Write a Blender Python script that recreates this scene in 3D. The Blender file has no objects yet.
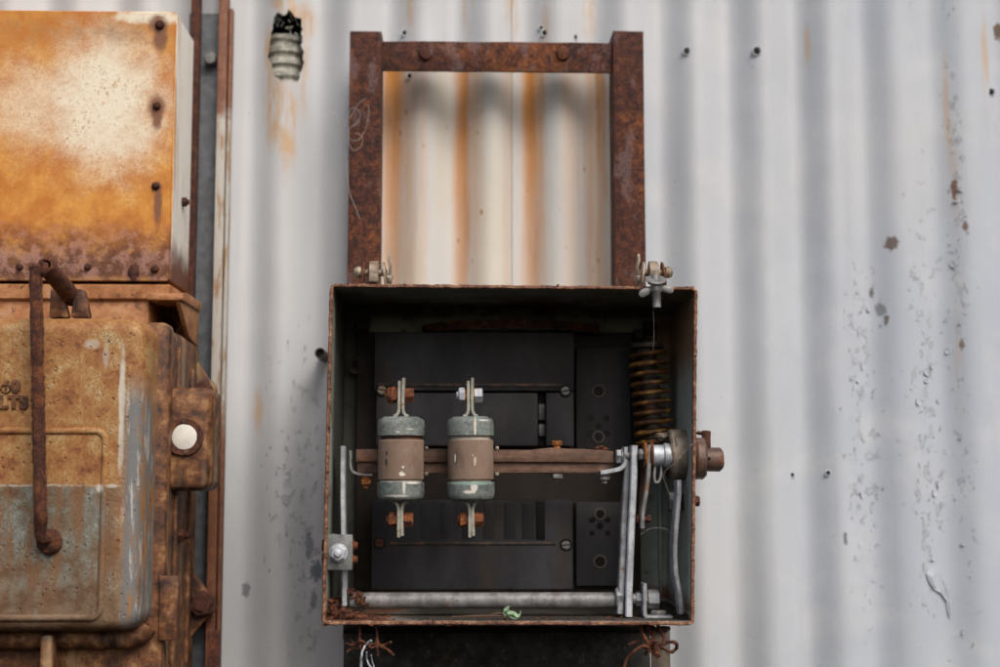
import bpy, bmesh, math, random
from mathutils import Vector, Matrix, Euler, noise
random.seed(7)
sc = bpy.context.scene
C = sc.collection
R_ = math.radians
V = Vector
# ------------------------------------------------------------------ camera
FPX = 1400.0
CAM = V((0, -1.4, 0))
PITCH, YAW = R_(5.97), R_(-1.64)
cd = bpy.data.cameras.new('camera'); cam = bpy.data.objects.new('camera', cd); C.objects.link(cam)
cam.location = CAM
cam.rotation_euler = Euler((math.pi/2 + PITCH, 0, YAW), 'XYZ')
cd.sensor_width = 36; cd.lens = 36*FPX/1000
cd.clip_start = 0.05; cd.clip_end = 200
cd.dof.use_dof = True; cd.dof.focus_distance = 1.435; cd.dof.aperture_fstop = 2.5
sc.camera = cam
# ------------------------------------------------------------------ light
SUN_EL, SUN_AZ = 46, 26       # degrees: height, and turn to the right of the camera side
w = bpy.data.worlds.new('World'); sc.world = w; w.use_nodes = True
nt = w.node_tree
bg = nt.nodes['Background']; sky = nt.nodes.new('ShaderNodeTexSky')
sky.sky_type = 'NISHITA'; sky.sun_disc = False
sky.sun_elevation = R_(SUN_EL); sky.sun_rotation = R_(180 - SUN_AZ)
sky.air_density = 1.0; sky.dust_density = 6.0; sky.ozone_density = 0.6
nt.links.new(sky.outputs[0], bg.inputs[0]); bg.inputs[1].default_value = 0.11
sl = bpy.data.lights.new('sun', 'SUN'); so = bpy.data.objects.new('sun', sl); C.objects.link(so)
sl.energy = 1.45; sl.angle = R_(30); sl.color = (1.0, 0.97, 0.935)
sd = V((math.sin(R_(SUN_AZ))*math.cos(R_(SUN_EL)), -math.cos(R_(SUN_AZ))*math.cos(R_(SUN_EL)), math.sin(R_(SUN_EL))))
so.rotation_euler = sd.to_track_quat('Z', 'Y').to_euler(); so.location = sd*5
sc.view_settings.view_transform = 'Standard'; sc.view_settings.look = 'None'
sc.view_settings.gamma = 1; sc.view_settings.use_curve_mapping = False
sc.view_settings.exposure = 0.12
sc.render.engine = 'CYCLES'
sc.cycles.use_denoising = True; sc.cycles.denoising_prefilter = 'ACCURATE'; sc.cycles.max_bounces = 5; sc.cycles.adaptive_threshold = 0.03

# ------------------------------------------------------------------ helpers: survey of the photograph in metres
RM = cam.rotation_euler.to_matrix()
def P(px, py, y=0.0):
    d = RM @ V(((px-500)/FPX, -(py-333.5)/FPX, -1.0))
    return CAM + d*((y-CAM.y)/d.y)
def RECT(px0, py0, px1, py1, y):
    a, b = P(px0, (py0+py1)/2, y), P(px1, (py0+py1)/2, y)
    c, d = P((px0+px1)/2, py1, y), P((px0+px1)/2, py0, y)
    return a.x, b.x, c.z, d.z
def S(y): return (y+1.4)/FPX      # metres per photo pixel at depth y

# ------------------------------------------------------------------ helpers: mesh
def rot_to(axis):
    return V(axis).normalized().to_track_quat('Z', 'Y').to_matrix().to_4x4()
class MB:
    def __init__(s): s.bm = bmesh.new()
    def merge(s, b, M=None):
        if M is not None: b.transform(M)
        me = bpy.data.meshes.new('t'); b.to_mesh(me); b.free(); s.bm.from_mesh(me); bpy.data.meshes.remove(me); return s
    def box(s, x0, x1, y0, y1, z0, z1, bev=0.0008, seg=2, M=None):
        b = bmesh.new(); bmesh.ops.create_cube(b, size=1)
        for v in b.verts: v.co = V(((x0+x1)/2+v.co.x*(x1-x0), (y0+y1)/2+v.co.y*(y1-y0), (z0+z1)/2+v.co.z*(z1-z0)))
        if bev: bmesh.ops.bevel(b, geom=b.edges[:], offset=bev, segments=seg, affect='EDGES', profile=.5)
        return s.merge(b, M)
    def slab(s, x0, x1, z0, z1, r, prof, n=6, hole=None, cap_front=True, cap_back=True, quad=None):
        """rounded rectangle in x,z; prof = [(inset, y), ...] from back to front"""
        b = bmesh.new(); rings = []
        for ins, y in prof:
            rr = max(r-ins, 0.0004); ring = []
            a0, a1, c0, c1 = x0+ins, x1-ins, z0+ins, z1-ins
            for cx, cz, a in ((a1-rr, c1-rr, 0), (a0+rr, c1-rr, 90), (a0+rr, c0+rr, 180), (a1-rr, c0+rr, 270)):
                for k in range(n+1):
                    t = R_(a+90*k/n); ring.append(b.verts.new((cx+rr*math.cos(t), y, cz+rr*math.sin(t))))
            rings.append(ring)
        m = len(rings[0])
        for i in range(len(rings)-1):
            for k in range(m):
                b.faces.new((rings[i][k], rings[i][(k+1) % m], rings[i+1][(k+1) % m], rings[i+1][k]))
        if cap_back: b.faces.new(rings[0])
        if cap_front: b.faces.new(rings[-1])
        bmesh.ops.recalc_face_normals(b, faces=b.faces[:])
        return s.merge(b)
    def prism(s, pts, axis, a, b_, bev=0.0005, seg=2):
        """pts 2-D outline; axis 'y': (x,z) outline between y=a..b; 'x': (y,z); 'z': (x,y)"""
        b = bmesh.new()
        f = {'y': lambda p, t: (p[0], t, p[1]), 'x': lambda p, t: (t, p[0], p[1]), 'z': lambda p, t: (p[0], p[1], t)}[axis]
        A = [b.verts.new(f(p, a)) for p in pts]; B = [b.verts.new(f(p, b_)) for p in pts]; n = len(pts)
        b.faces.new(A); b.faces.new(B[::-1])
        for k in range(n): b.faces.new((A[k], B[k], B[(k+1) % n], A[(k+1) % n]))
        bmesh.ops.recalc_face_normals(b, faces=b.faces[:])
        if bev: bmesh.ops.bevel(b, geom=b.edges[:], offset=bev, segments=seg, affect='EDGES', profile=.5)
        return s.merge(b)
    def lathe(s, c, axis, prof, n=32, hexa=False):
        """prof [(t along axis, radius)]; closed at the ends"""
        b = bmesh.new(); rings = []
        for t, r in prof:
            if r <= 1e-6: rings.append([b.verts.new((0, 0, t))])
            else: rings.append([b.verts.new((r*math.cos(2*math.pi*k/n), r*math.sin(2*math.pi*k/n), t)) for k in range(n)])
        for i in range(len(rings)-1):
            A, B = rings[i], rings[i+1]
            for k in range(n):
                q = [A[k % len(A)], A[(k+1) % len(A)], B[(k+1) % len(B)], B[k % len(B)]]
                u = []
                for v in q:
                    if v not in u: u.append(v)
                if len(u) > 2: b.faces.new(u)
        if len(rings[0]) > 1: b.faces.new(rings[0][::-1])
        if len(rings[-1]) > 1: b.faces.new(rings[-1])
        bmesh.ops.recalc_face_normals(b, faces=b.faces[:])
        return s.merge(b, Matrix.Translation(c) @ rot_to(axis))
    def cyl(s, p0, p1, r, n=24, bev=0.0006, r2=None):
        p0, p1 = V(p0), V(p1); L = (p1-p0).length; r2 = r if r2 is None else r2
        return s.lathe(p0, p1-p0, [(0, r-bev), (bev, r), (L-bev, r2), (L, r2-bev)], n)
    def ring(s, c, axis, ro, ri, h, n=28, bev=0.0004):
        b = bmesh.new(); prof = [(0, ri), (0, ro-bev), (bev, ro), (h-bev, ro), (h, ro-bev), (h, ri)]
        rings = [[b.verts.new((r*math.cos(2*math.pi*k/n), r*math.sin(2*math.pi*k/n), t)) for k in range(n)] for t, r in prof]
        for i in range(len(rings)):
            A, B = rings[i], rings[(i+1) % len(rings)]
            for k in range(n): b.faces.new((A[k], A[(k+1) % n], B[(k+1) % n], B[k]))
        bmesh.ops.recalc_face_normals(b, faces=b.faces[:])
        return s.merge(b, Matrix.Translation(c) @ rot_to(axis))
    def hexn(s, c, axis, r, h, turn=0, shank=0, shank_r=None, washer=0):
        """hexagonal head or nut; c at its foot, axis pointing outward; optional threaded end"""
        b = bmesh.new(); ch = r*0.14
        rings = []
        for t, q in ((0, r*.97), (ch*.4, r), (h-ch, r), (h, r*.86)):
            rings.append([b.verts.new((q*math.cos(R_(60*k+turn)), q*math.sin(R_(60*k+turn)), t)) for k in range(6)])
        for i in range(3):
            for k in range(6): b.faces.new((rings[i][k], rings[i][(k+1) % 6], rings[i+1][(k+1) % 6], rings[i+1][k]))
        b.faces.new(rings[0][::-1]); b.faces.new(rings[-1])
        bmesh.ops.recalc_face_normals(b, faces=b.faces[:])
        ax = V(axis).normalized()
        s.merge(b, Matrix.Translation(c) @ rot_to(axis))
        if washer: s.cyl(V(c)-ax*washer, V(c), r*1.28, 24, 0.0002)
        if shank:
            sr = shank_r or r*.52
            n = max(3, int(shank/0.0009)); prof = [(0, sr*.9)]
            for k in range(n):
                prof += [(shank*(k+.25)/n, sr), (shank*(k+.75)/n, sr*.88)]
            prof += [(shank, sr*.75)]
            s.lathe(V(c)+ax*(h-.0003), axis, prof, 18)
        return s
    def sweep(s, pts, rad, n=10, closed=False, flat=None, udir=None):
        """tube along pts; rad number or list; flat=(w,t): rectangular section, w along udir"""
        pts = [V(p) for p in pts]; m = len(pts)
        rad = rad if isinstance(rad, (list, tuple)) else [rad]*m
        b = bmesh.new(); rings = []; up = None
        for i, p in enumerate(pts):
            if closed: t = pts[(i+1) % m]-pts[i-1]
            else: t = pts[min(i+1, m-1)]-pts[max(i-1, 0)]
            t.normalize()
            if flat:
                u = V(udir); u = (u - t*u.dot(t)).normalized(); v = t.cross(u)
                wd, th = flat; k_ = rad[i] if rad[i] else 1
                e = min(th, wd)*.18
                sec = [(-wd/2+e, -th/2), (wd/2-e, -th/2), (wd/2, -th/2+e), (wd/2, th/2-e), (wd/2-e, th/2), (-wd/2+e, th/2), (-wd/2, th/2-e), (-wd/2, -th/2+e)]
                sc_ = 1.0
                if not closed and 0 < i < m-1:      # keep the thickness round a bend
                    d1 = (pts[i]-pts[i-1]).normalized(); sc_ = 1/max(.6, abs(d1.dot(t)))
                rings.append([b.verts.new(p+u*a*k_+v*c*sc_) for a, c in sec])
            else:
                if up is None:
                    up = V((0, 0, 1)) if abs(t.z) < .9 else V((1, 0, 0))
                up = (up-t*up.dot(t)).normalized(); v = t.cross(up)
                rings.append([b.verts.new(p+(up*math.cos(2*math.pi*k/n)+v*math.sin(2*math.pi*k/n))*rad[i]) for k in range(n)])
        q = len(rings[0])
        for i in range(m if closed else m-1):
            A, B = rings[i], rings[(i+1) % m]
            for k in range(q): b.faces.new((A[k], A[(k+1) % q], B[(k+1) % q], B[k]))
        if not closed: b.faces.new(rings[0][::-1]); b.faces.new(rings[-1])
        bmesh.ops.recalc_face_normals(b, faces=b.faces[:])
        return s.merge(b)
    def lump(s, c, rad, amp=.25, freq=None, seed=0, sub=3):
        b = bmesh.new(); bmesh.ops.create_icosphere(b, subdivisions=sub, radius=1)
        f = freq or 1.6
        for v in b.verts:
            k = 1+amp*noise.fractal(v.co*f+V((seed*3.1, seed*1.7, seed)), 1.0, 2.0, 4)
            v.co = V((v.co.x*rad[0]*k, v.co.y*rad[1]*k, v.co.z*rad[2]*k))+V(c)
        return s.merge(b)
    def rough(s, amp, freq, seed=0, sel=None):
        for v in s.bm.verts:
            if sel and not sel(v.co): continue
            q = v.co*freq+V((seed, seed*2.3, 0))
            v.co += noise.noise_vector(q)*amp
        return s
    def subdiv(s, cuts=2, sel=None):
        e = [x for x in s.bm.edges if not sel or sel(x)]
        bmesh.ops.subdivide_edges(s.bm, edges=e, cuts=cuts, use_grid_fill=True); return s
    def build(s, name, mat, parent=None, loc=None, sharp=38):
        bm = s.bm
        for f in bm.faces: f.smooth = True
        for e in bm.edges:
            if len(e.link_faces) == 2 and e.calc_face_angle(0) > R_(sharp): e.smooth = False
        if parent is None:
            if loc is None:
                xs = [v.co for v in bm.verts]
                loc = V(((min(c.x for c in xs)+max(c.x for c in xs))/2, max(c.y for c in xs), min(c.z for c in xs)))
            o_w = V(loc)
        else: o_w = origin(parent)
        bmesh.ops.translate(bm, verts=bm.verts[:], vec=-o_w)
        me = bpy.data.meshes.new(name); bm.to_mesh(me); bm.free()
        me.materials.append(mat)
        o = bpy.data.objects.new(name, me); C.objects.link(o)
        if parent is None: o.location = o_w
        else: o.parent = parent
        return o
def origin(o):
    p = V((0, 0, 0))
    while o is not None: p = p+o.location; o = o.parent
    return p
def tag(o, label, cat, group=None, kind=None):
    o['label'] = label; o['category'] = cat
    if group: o['group'] = group
    if kind: o['kind'] = kind
    return o
def thing(name, loc, label, cat, group=None, kind=None):
    o = bpy.data.objects.new(name, None); C.objects.link(o); o.location = loc; o.empty_display_size = .02
    return tag(o, label, cat, group, kind)

# ------------------------------------------------------------------ helpers: materials
class T:
    def __init__(s, name):
        s.m = bpy.data.materials.new(name); s.m.use_nodes = True; s.t = s.m.node_tree
        s.b = s.t.nodes['Principled BSDF']; s._pos = None; s._xyz = None; s.wc = {}
    def n(s, t): return s.t.nodes.new(t)
    def put(s, sock, v):
        if isinstance(v, bpy.types.NodeSocket): s.t.links.new(v, sock)
        elif isinstance(v, (tuple, list)) and len(v) == 3 and sock.type == 'RGBA': sock.default_value = (*v, 1)
        else: sock.default_value = v
    @property
    def pos(s):
        if s._pos is None: s._pos = s.n('ShaderNodeNewGeometry').outputs['Position']
        return s._pos
    @property
    def xyz(s):
        if s._xyz is None:
            n = s.n('ShaderNodeSeparateXYZ'); s.put(n.inputs[0], s.pos); s._xyz = n.outputs
        return s._xyz
    def math(s, op, a, b=0.0, c=0.0, clamp=False):
        n = s.n('ShaderNodeMath'); n.operation = op; n.use_clamp = clamp
        s.put(n.inputs[0], a); s.put(n.inputs[1], b)
        if op in ('MULTIPLY_ADD',): s.put(n.inputs[2], c)
        return n.outputs[0]
    def mul(s, a, b): return s.math('MULTIPLY', a, b)
    def add(s, a, b): return s.math('ADD', a, b)
    def sub(s, a, b): return s.math('SUBTRACT', a, b)
    def mx(s, a, b): return s.math('MAXIMUM', a, b)
    def inv(s, a): return s.math('SUBTRACT', 1.0, a)
    def scaled(s, sx, sy, sz, off=0):
        n = s.n('ShaderNodeVectorMath'); n.operation = 'MULTIPLY_ADD'
        s.put(n.inputs[0], s.pos); n.inputs[1].default_value = (sx, sy, sz); n.inputs[2].default_value = (off, off*.7, off*1.3)
        return n.outputs[0]
    def noise(s, scale, detail=5, rough=.6, st=(1, 1, 1), off=0, dist=0.0):
        n = s.n('ShaderNodeTexNoise'); s.put(n.inputs['Vector'], s.scaled(*st, off))
        n.inputs['Scale'].default_value = scale; n.inputs['Detail'].default_value = detail
        n.inputs['Roughness'].default_value = rough; n.inputs['Distortion'].default_value = dist
        return n.outputs[0]
    def voro(s, scale, st=(1, 1, 1), feat='F1', off=0, rnd=1.0):
        n = s.n('ShaderNodeTexVoronoi'); n.feature = feat; s.put(n.inputs['Vector'], s.scaled(*st, off))
        n.inputs['Scale'].default_value = scale; n.inputs['Randomness'].default_value = rnd
        return n.outputs['Distance']
    def ss(s, v, a, b):
        n = s.n('ShaderNodeMapRange'); n.interpolation_type = 'SMOOTHSTEP'
        s.put(n.inputs[0], v); n.inputs[1].default_value = min(a, b); n.inputs[2].default_value = max(a, b)
        n.inputs[3].default_value = 0 if a < b else 1; n.inputs[4].default_value = 1 if a < b else 0
        return n.outputs[0]
    def band(s, v, a, b, soft):     # 1 between a and b
        return s.mul(s.ss(v, a-soft, a+soft), s.ss(v, b+soft, b-soft))
    def ramp(s, f, stops):
        n = s.n('ShaderNodeValToRGB'); s.put(n.inputs[0], f); e = n.color_ramp.elements
        while len(e) < len(stops): e.new(.5)
        for i, (p, c) in enumerate(stops): e[i].position = p; e[i].color = (*c, 1)
        return n.outputs[0]
    def mix(s, a, b, f):
        n = s.n('ShaderNodeMix'); n.data_type = 'RGBA'; s.put(n.inputs[0], f); s.put(n.inputs[6], a); s.put(n.inputs[7], b)
        return n.outputs[2]
    def blob(s, px, py, y, rx, ry, soft=.5, wob=.35, wf=90, off=0):
        """a soft spot centred where the photo shows it at depth y; radii in photo pixels"""
        c = P(px, py, y); k = S(y)
        dx = s.mul(s.sub(s.xyz[0], c.x), 1/(rx*k)); dz = s.mul(s.sub(s.xyz[2], c.z), 1/(ry*k))
        d = s.math('SQRT', s.add(s.mul(dx, dx), s.mul(dz, dz)))
        if wob:
            key = 35 if wf < 50 else (95 if wf < 160 else 230)
            if key not in s.wc: s.wc[key] = s.sub(s.noise(key, 4, off=5), .5)
            d = s.math('MULTIPLY_ADD', s.wc[key], wob*2, d)
        return s.ss(d, 1+soft, 1-soft)
    def bump(s, h, dist=.001, strength=1.0, prev=None):
        n = s.n('ShaderNodeBump'); n.inputs['Distance'].default_value = dist; n.inputs['Strength'].default_value = strength
        s.put(n.inputs['Height'], h)
        if prev is not None: s.put(n.inputs['Normal'], prev)
        return n.outputs[0]
    def out(s, col, rough=.7, metal=0.0, normal=None, spec=None):
        s.put(s.b.inputs['Base Color'], col); s.put(s.b.inputs['Roughness'], rough); s.put(s.b.inputs['Metallic'], metal)
        if normal is not None: s.put(s.b.inputs['Normal'], normal)
        if spec is not None: s.put(s.b.inputs['Specular IOR Level'], spec)
        return s.m

DK, BR, MD, OR, PK = (.030, .012, .009), (.085, .028, .016), (.17, .055, .022), (.36, .13, .032), (.20, .12, .105)
def rust_col(t, scale=70, off=0, lo=.30, hi=.72, stops=None):
    a = t.noise(scale, 8, .68, off=off); b = t.noise(scale*5, 5, .7, off=off+3)
    f = t.add(t.mul(a, .50), t.mul(b, .50))
    st = stops or [(lo, DK), (lo+(hi-lo)*.35, BR), (lo+(hi-lo)*.65, MD), (hi, OR)]
    return t.ramp(f, st), f
def rust(name, scale=70, lo=.38, hi=.66, pink=0.0, bump=.0006, stops=None, rough=.85):
    t = T(name); col, f = rust_col(t, scale, 0, lo, hi, stops)
    if pink: col = t.mix(col, PK, t.mul(t.ss(t.noise(scale*.6, 6, .65, off=9), .52, .64), pink))
    pit = t.ss(t.noise(scale*9, 4, .7, off=5), .3, .7)
    n = t.bump(t.add(t.mul(f, 1.0), t.mul(pit, .35)), bump)
    return t.out(col, rough, 0, n)
M = {}
M['rust'] = rust('rust', 80)
M['rust_orange'] = rust('rust_orange', 120, .30, .56, stops=[(.34, BR), (.44, MD), (.52, (.42, .15, .03)), (.60, (.60, .26, .06))])
M['rust_dark'] = rust('rust_dark', 90, .40, .80)
def m_frame():
    t = T('rust_frame'); lowf = t.noise(9, 3, .55, off=12)
    c1, f = rust_col(t, 90, 0, stops=[(.41, (.024, .010, .009)), (.48, (.075, .024, .016)), (.55, (.15, .046, .022)), (.65, (.27, .088, .030))])
    c2 = t.ramp(f, [(.40, (.06, .020, .012)), (.48, (.17, .050, .018)), (.55, (.31, .100, .026)), (.64, (.46, .17, .04))])
    col = t.mix(c1, c2, t.ss(t.add(t.add(lowf, t.mul(t.xyz[0], .30)), t.mul(f, .35)), .70, .90))
    col = t.mix(col, (.23, .145, .14), t.mul(t.ss(t.noise(34, 6, .7, st=(1, 1, .55), off=9), .55, .62), .62))
    pit = t.ss(t.noise(700, 3, .7, off=5), .55, .40)
    col = t.mix(col, (.02, .008, .007), t.mul(t.mul(pit, t.ss(t.noise(300, 3, .6, off=15), .5, .6)), .8))
    return t.out(col, .8, 0, t.bump(t.add(t.mul(f, 1.2), t.mul(pit, -.3)), .0018))
M['rust_frame'] = m_frame()
M['rust_rod'] = rust('rust_rod', 110, .39, .64, bump=.0016)
M['rust_flake'] = rust('rust_flake', 150, bump=.0012, rough=.6, stops=[(.38, DK), (.45, BR), (.51, (.20, .058, .020)), (.61, (.48, .16, .032))])

def m_wall(zone_):
    t = T('wall_paint_'+zone_)
    Y = .235
    big = t.noise(2.2, 3, .5); mid = t.noise(14, 5, .6, off=4)
    col = t.mix((.548, .574, .606), (.455, .508, .585), t.ss(t.add(t.mul(big, .6), t.mul(t.xyz[0], .42)), .28, .56))
    col = t.mix(col, (.59, .615, .645), t.mul(t.ss(mid, .5, .75), .5))
    run = t.noise(30, 5, .65, st=(1, 1, .06), off=8)
    col = t.mix(col, (.38, .39, .40), t.mul(t.ss(run, .52, .8), .35))
    vn = t.ss(t.noise(90, 5, .6, st=(1, 1, .18), off=5), .36, .60)
    if zone_ == 'mid':
        a, b_ = P(382, 180, Y).x, P(615, 180, Y).x
        ztop, zbot = P(500, 60, Y).z, P(500, 330, Y).z
        inside = t.mul(t.band(t.xyz[0], a, b_, .004), t.mul(t.ss(t.xyz[2], zbot-.02, zbot+.03), t.ss(t.xyz[2], ztop+.006, ztop-.006)))
        st = t.noise(60, 6, .6, st=(1, 1, .045), off=2)
        col = t.mix(col, (.64, .585, .485), t.mul(inside, t.add(.25, t.mul(t.ss(run, .4, .62), .5))))
        wvn = t.mul(t.sub(t.noise(18, 4, .6, off=7), .5), .010)
        streaks = None
        for px, wd, k in ((389, 17, 1.0), (410, 8, .6), (462, 10, 1.0), (474, 10, .42), (532, 13, 1.0), (590, 7, .6), (601, 6, 1.0), (507, 5, .35), (573, 14, .42), (424, 6, .35)):
            cx = P(px, 180, Y).x
            d = t.math('ABSOLUTE', t.add(t.sub(t.xyz[0], cx), wvn))
            g = t.mul(t.ss(d, wd*S(Y)*1.45, wd*S(Y)*.2), k)
            streaks = g if streaks is None else t.mx(streaks, g)
        fade = t.add(.58, t.mul(t.ss(t.xyz[2], zbot, ztop), .42))
        sk = t.mul(t.mul(streaks, inside), t.mul(fade, t.add(.35, t.mul(t.ss(st, .25, .62), .65))))
        col = t.mix(col, (.58, .245, .052), sk)
        core = t.mul(sk, t.ss(t.noise(70, 6, .7, st=(1, 1, .12), off=31), .52, .72))
        col = t.mix(col, (.40, .16, .045), t.mul(core, .6))
        dots = t.mul(t.ss(t.voro(75, (1, 1, .55), off=12), .20, .10), t.mul(inside, t.ss(t.noise(25, 3, off=6), .50, .62)))
        col = t.mix(col, (.42, .19, .055), t.mul(dots, .85))
    stains = {'left': ((268, 62, 4, 34, .8), (276, 110, 12, 34, .8), (290, 130, 8, 40, .8), (300, 20, 14, 16, .9), (282, 4, 10, 8, .7), (305, 75, 5, 40, .5), (257, 410, 6, 18, .6)),
              'mid': ((512, 8, 6, 30, .6), (590, 10, 8, 26, .55), (408, 5, 7, 30, .5), (545, 30, 6, 24, .35), (468, 5, 5, 26, .4)),
              'right': ((946, 110, 3, 50, .45), (952, 150, 3, 70, .30), (985, 70, 4, 50, .6), (958, 370, 4, 40, .22), (808, 45, 3, 22, .6))}[zone_]
    for px, py, rx, ry, k in stains:
        col = t.mix(col, (.55, .33, .14), t.mul(t.mul(t.blob(px, py, Y, rx, ry, .7, .55, 60), vn), k))
    h = t.mul(t.noise(200, 2, .5, off=3), .10)
    any_ = t.noise(34, 5, .7, off=77)
    if zone_ != 'mid':
        if zone_ == 'right': zn = t.mx(t.mx(t.blob(862, 430, Y, 20, 200, .8, .4, 20), t.blob(925, 420, Y, 20, 240, .8, .4, 20)), t.mul(t.blob(957, 300, Y, 10, 330, .7, .4, 20), .9))
        else: zn = t.mx(t.mul(t.blob(300, 500, Y, 40, 150, .8, .4, 20), .85), t.blob(312, 610, Y, 14, 60, .6, .5, 30))
        fz = t.noise(105, 5, .66, st=(1, 1, .7), off=17)
        thr = t.sub(.70, t.mul(zn, .135))
        dlt = t.sub(fz, thr)
        lift = t.ss(dlt, .0, .012)
        edge = t.mul(t.band(dlt, -.004, .008, .006), t.ss(zn, .05, .3))
        col = t.mix(col, (.33, .345, .37), t.mul(edge, .6))
        col = t.mix(col, (.40, .42, .45), t.mul(lift, .4))
        h = t.add(h, t.mul(lift, 1.1))
        spots = {'right': ((890, 244, 6.5, 7, (.16, .13, .12)), (881, 309, 5, 6, (.22, .23, .26)), (886, 320, 2.4, 6, (.17, .16, .16)), (953, 190, 3, 10, (.19, .11, .08)),
                           (963, 228, 3, 5, (.18, .13, .11)), (843, 538, 2, 7, (.2, .2, .22)), (960, 345, 2.5, 5, (.2, .17, .15)), (873, 292, 2.5, 5, (.18, .18, .19)), (999, 30, 5, 9, (.12, .08, .06))),
                 'left': ((316, 572, 6, 10, (.17, .20, .25)), (309, 545, 3.5, 14, (.26, .29, .34)), (313, 600, 4, 9, (.25, .28, .32)), (245, 590, 4, 7, (.25, .26, .28)))}[zone_]
        for px, py, rx, ry, c in spots: col = t.mix(col, c, t.blob(px, py, Y, rx, ry, .2, 1.1, 200))
    af = t.ss(any_, .735, .75)
    col = t.mix(col, (.32, .33, .35), t.mul(af, .7))
    n = t.bump(t.add(h, t.mul(af, -.6)), .0022)
    dent = t.noise(7, 2, .5, off=22)
    n = t.bump(dent, .004, 1.0, n)
    return t.out(col, t.add(.40, t.mul(mid, .25)), 0, n)
M['wall'] = m_wall('left'); M['wall_mid'] = m_wall('mid'); M['wall_right'] = m_wall('right')

UY = .09
def m_upper():
    t = T('yellowed_rusting_paint')
    X, _, Z = t.xyz[0], t.xyz[1], t.xyz[2]
    fine = t.noise(260, 5, .7, off=2); med = t.noise(38, 7, .68, off=6); soft = t.noise(12, 4, .55, off=1)
    cream, yel, org = (.86, .79, .63), (.72, .35, .065), (.52, .175, .020)
    # how far the rust has crept in from the edges towards the pale middle
    c1 = t.blob(106, 100, UY, 54, 66, .95, .55, 22)
    c2 = t.blob(30, 105, UY, 45, 50, .8, .5, 22)
    c3 = t.blob(150, 17, UY, 36, 7, .6, .5, 60)
    pale = t.mx(t.mx(c1, t.mul(c2, .55)), c3)
    spk = t.noise(620, 3, .6, off=44)
    pale = t.ss(t.add(t.mul(pale, t.add(.35, t.mul(med, 1.3))), t.mul(t.sub(spk, .5), .8)), .05, .95)
    col = t.mix(t.mix(org, yel, t.ss(t.add(med, t.mul(soft, .6)), .62, 1.0)), cream, pale)
    col = t.mix(col, (.50, .23, .06), t.mul(t.ss(t.add(t.add(fine, t.mul(spk, .6)), t.mul(med, .7)), 1.20, 1.38), .75))
    band = t.mul(t.blob(95, 32, UY, 90, 13, .8, .5, 24), t.ss(med, .38, .6))
    col = t.mix(col, (.27, .12, .055), t.mul(band, .55))
    zb = P(80, 283, UY).z; zt = P(80, 222, UY).z
    low = t.ss(t.add(Z, t.mul(t.sub(med, .5), .08)), zt+.012, zb+.02)
    pc = t.mix((.30, .165, .145), (.085, .028, .018), t.ss(t.noise(75, 7, .72, off=9), .42, .54))
    pc = t.mix(pc, (.42, .20, .06), t.ss(t.noise(50, 6, .7, off=19), .57, .68))
    col = t.mix(col, pc, t.mul(low, .92))
    lip = t.ss(Z, zb+.010, zb+.003)
    col = t.mix(col, (.42, .20, .06), t.mul(lip, t.ss(med, .4, .6)))
    for px, py, rx, ry in ((158, 24, 9, 9), (160, 38, 7, 14), (157, 107, 8.5, 12), (157, 118, 5, 12), (157, 187, 5, 5), (158, 205, 4, 20), (133, 272, 8, 12), (156, 268, 7, 8), (88, 266, 4, 4)):
        col = t.mix(col, (.21, .085, .045), t.mul(t.blob(px, py, UY, rx, ry, .4, .45, 90), .95))
    specks = t.mul(t.ss(t.voro(190, off=4), .15, .06), t.ss(t.noise(20, 3, off=14), .54, .62))
    col = t.mix(col, (.30, .20, .09), t.mul(specks, .6))
    # the side wall kept its cream paint
    xs = P(173, 150, UY).x
    side = t.ss(X, xs-.0006, xs+.0002)
    sc_ = t.mix((.88, .86, .80), (.50, .28, .10), t.ss(t.add(t.noise(40, 6, .7, st=(1, 1, .12), off=3), t.mul(t.ss(t.xyz[1], UY+.05, UY+.005), .15)), .52, .72))
    sc_ = t.mix(sc_, (.16, .06, .03), t.ss(t.add(Z, t.mul(med, .05)), P(180, 225, UY).z+.02, P(180, 262, UY).z+.02))
    col = t.mix(col, sc_, side)
    n = t.bump(t.add(t.mul(fine, .6), t.mul(t.mul(low, t.noise(75, 7, .7, off=9)), 2.0)), .0006)
    return t.out(col, t.add(.45, t.mul(med, .3)), 0, n)
M['upper'] = m_upper()
def m_ledge():
    t = T('ledge_rust'); med = t.noise(45, 7, .68, off=6)
    col = t.ramp(med, [(.3, (.12, .04, .018)), (.45, (.33, .13, .045)), (.56, (.42, .20, .08)), (.7, (.45, .27, .17))])
    col = t.mix(col, (.08, .03, .015), t.ss(t.noise(90, 5, .7, off=2), .58, .68))
    return t.out(col, .6, 0, t.bump(med, .001))
M['ledge'] = m_ledge()

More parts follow.
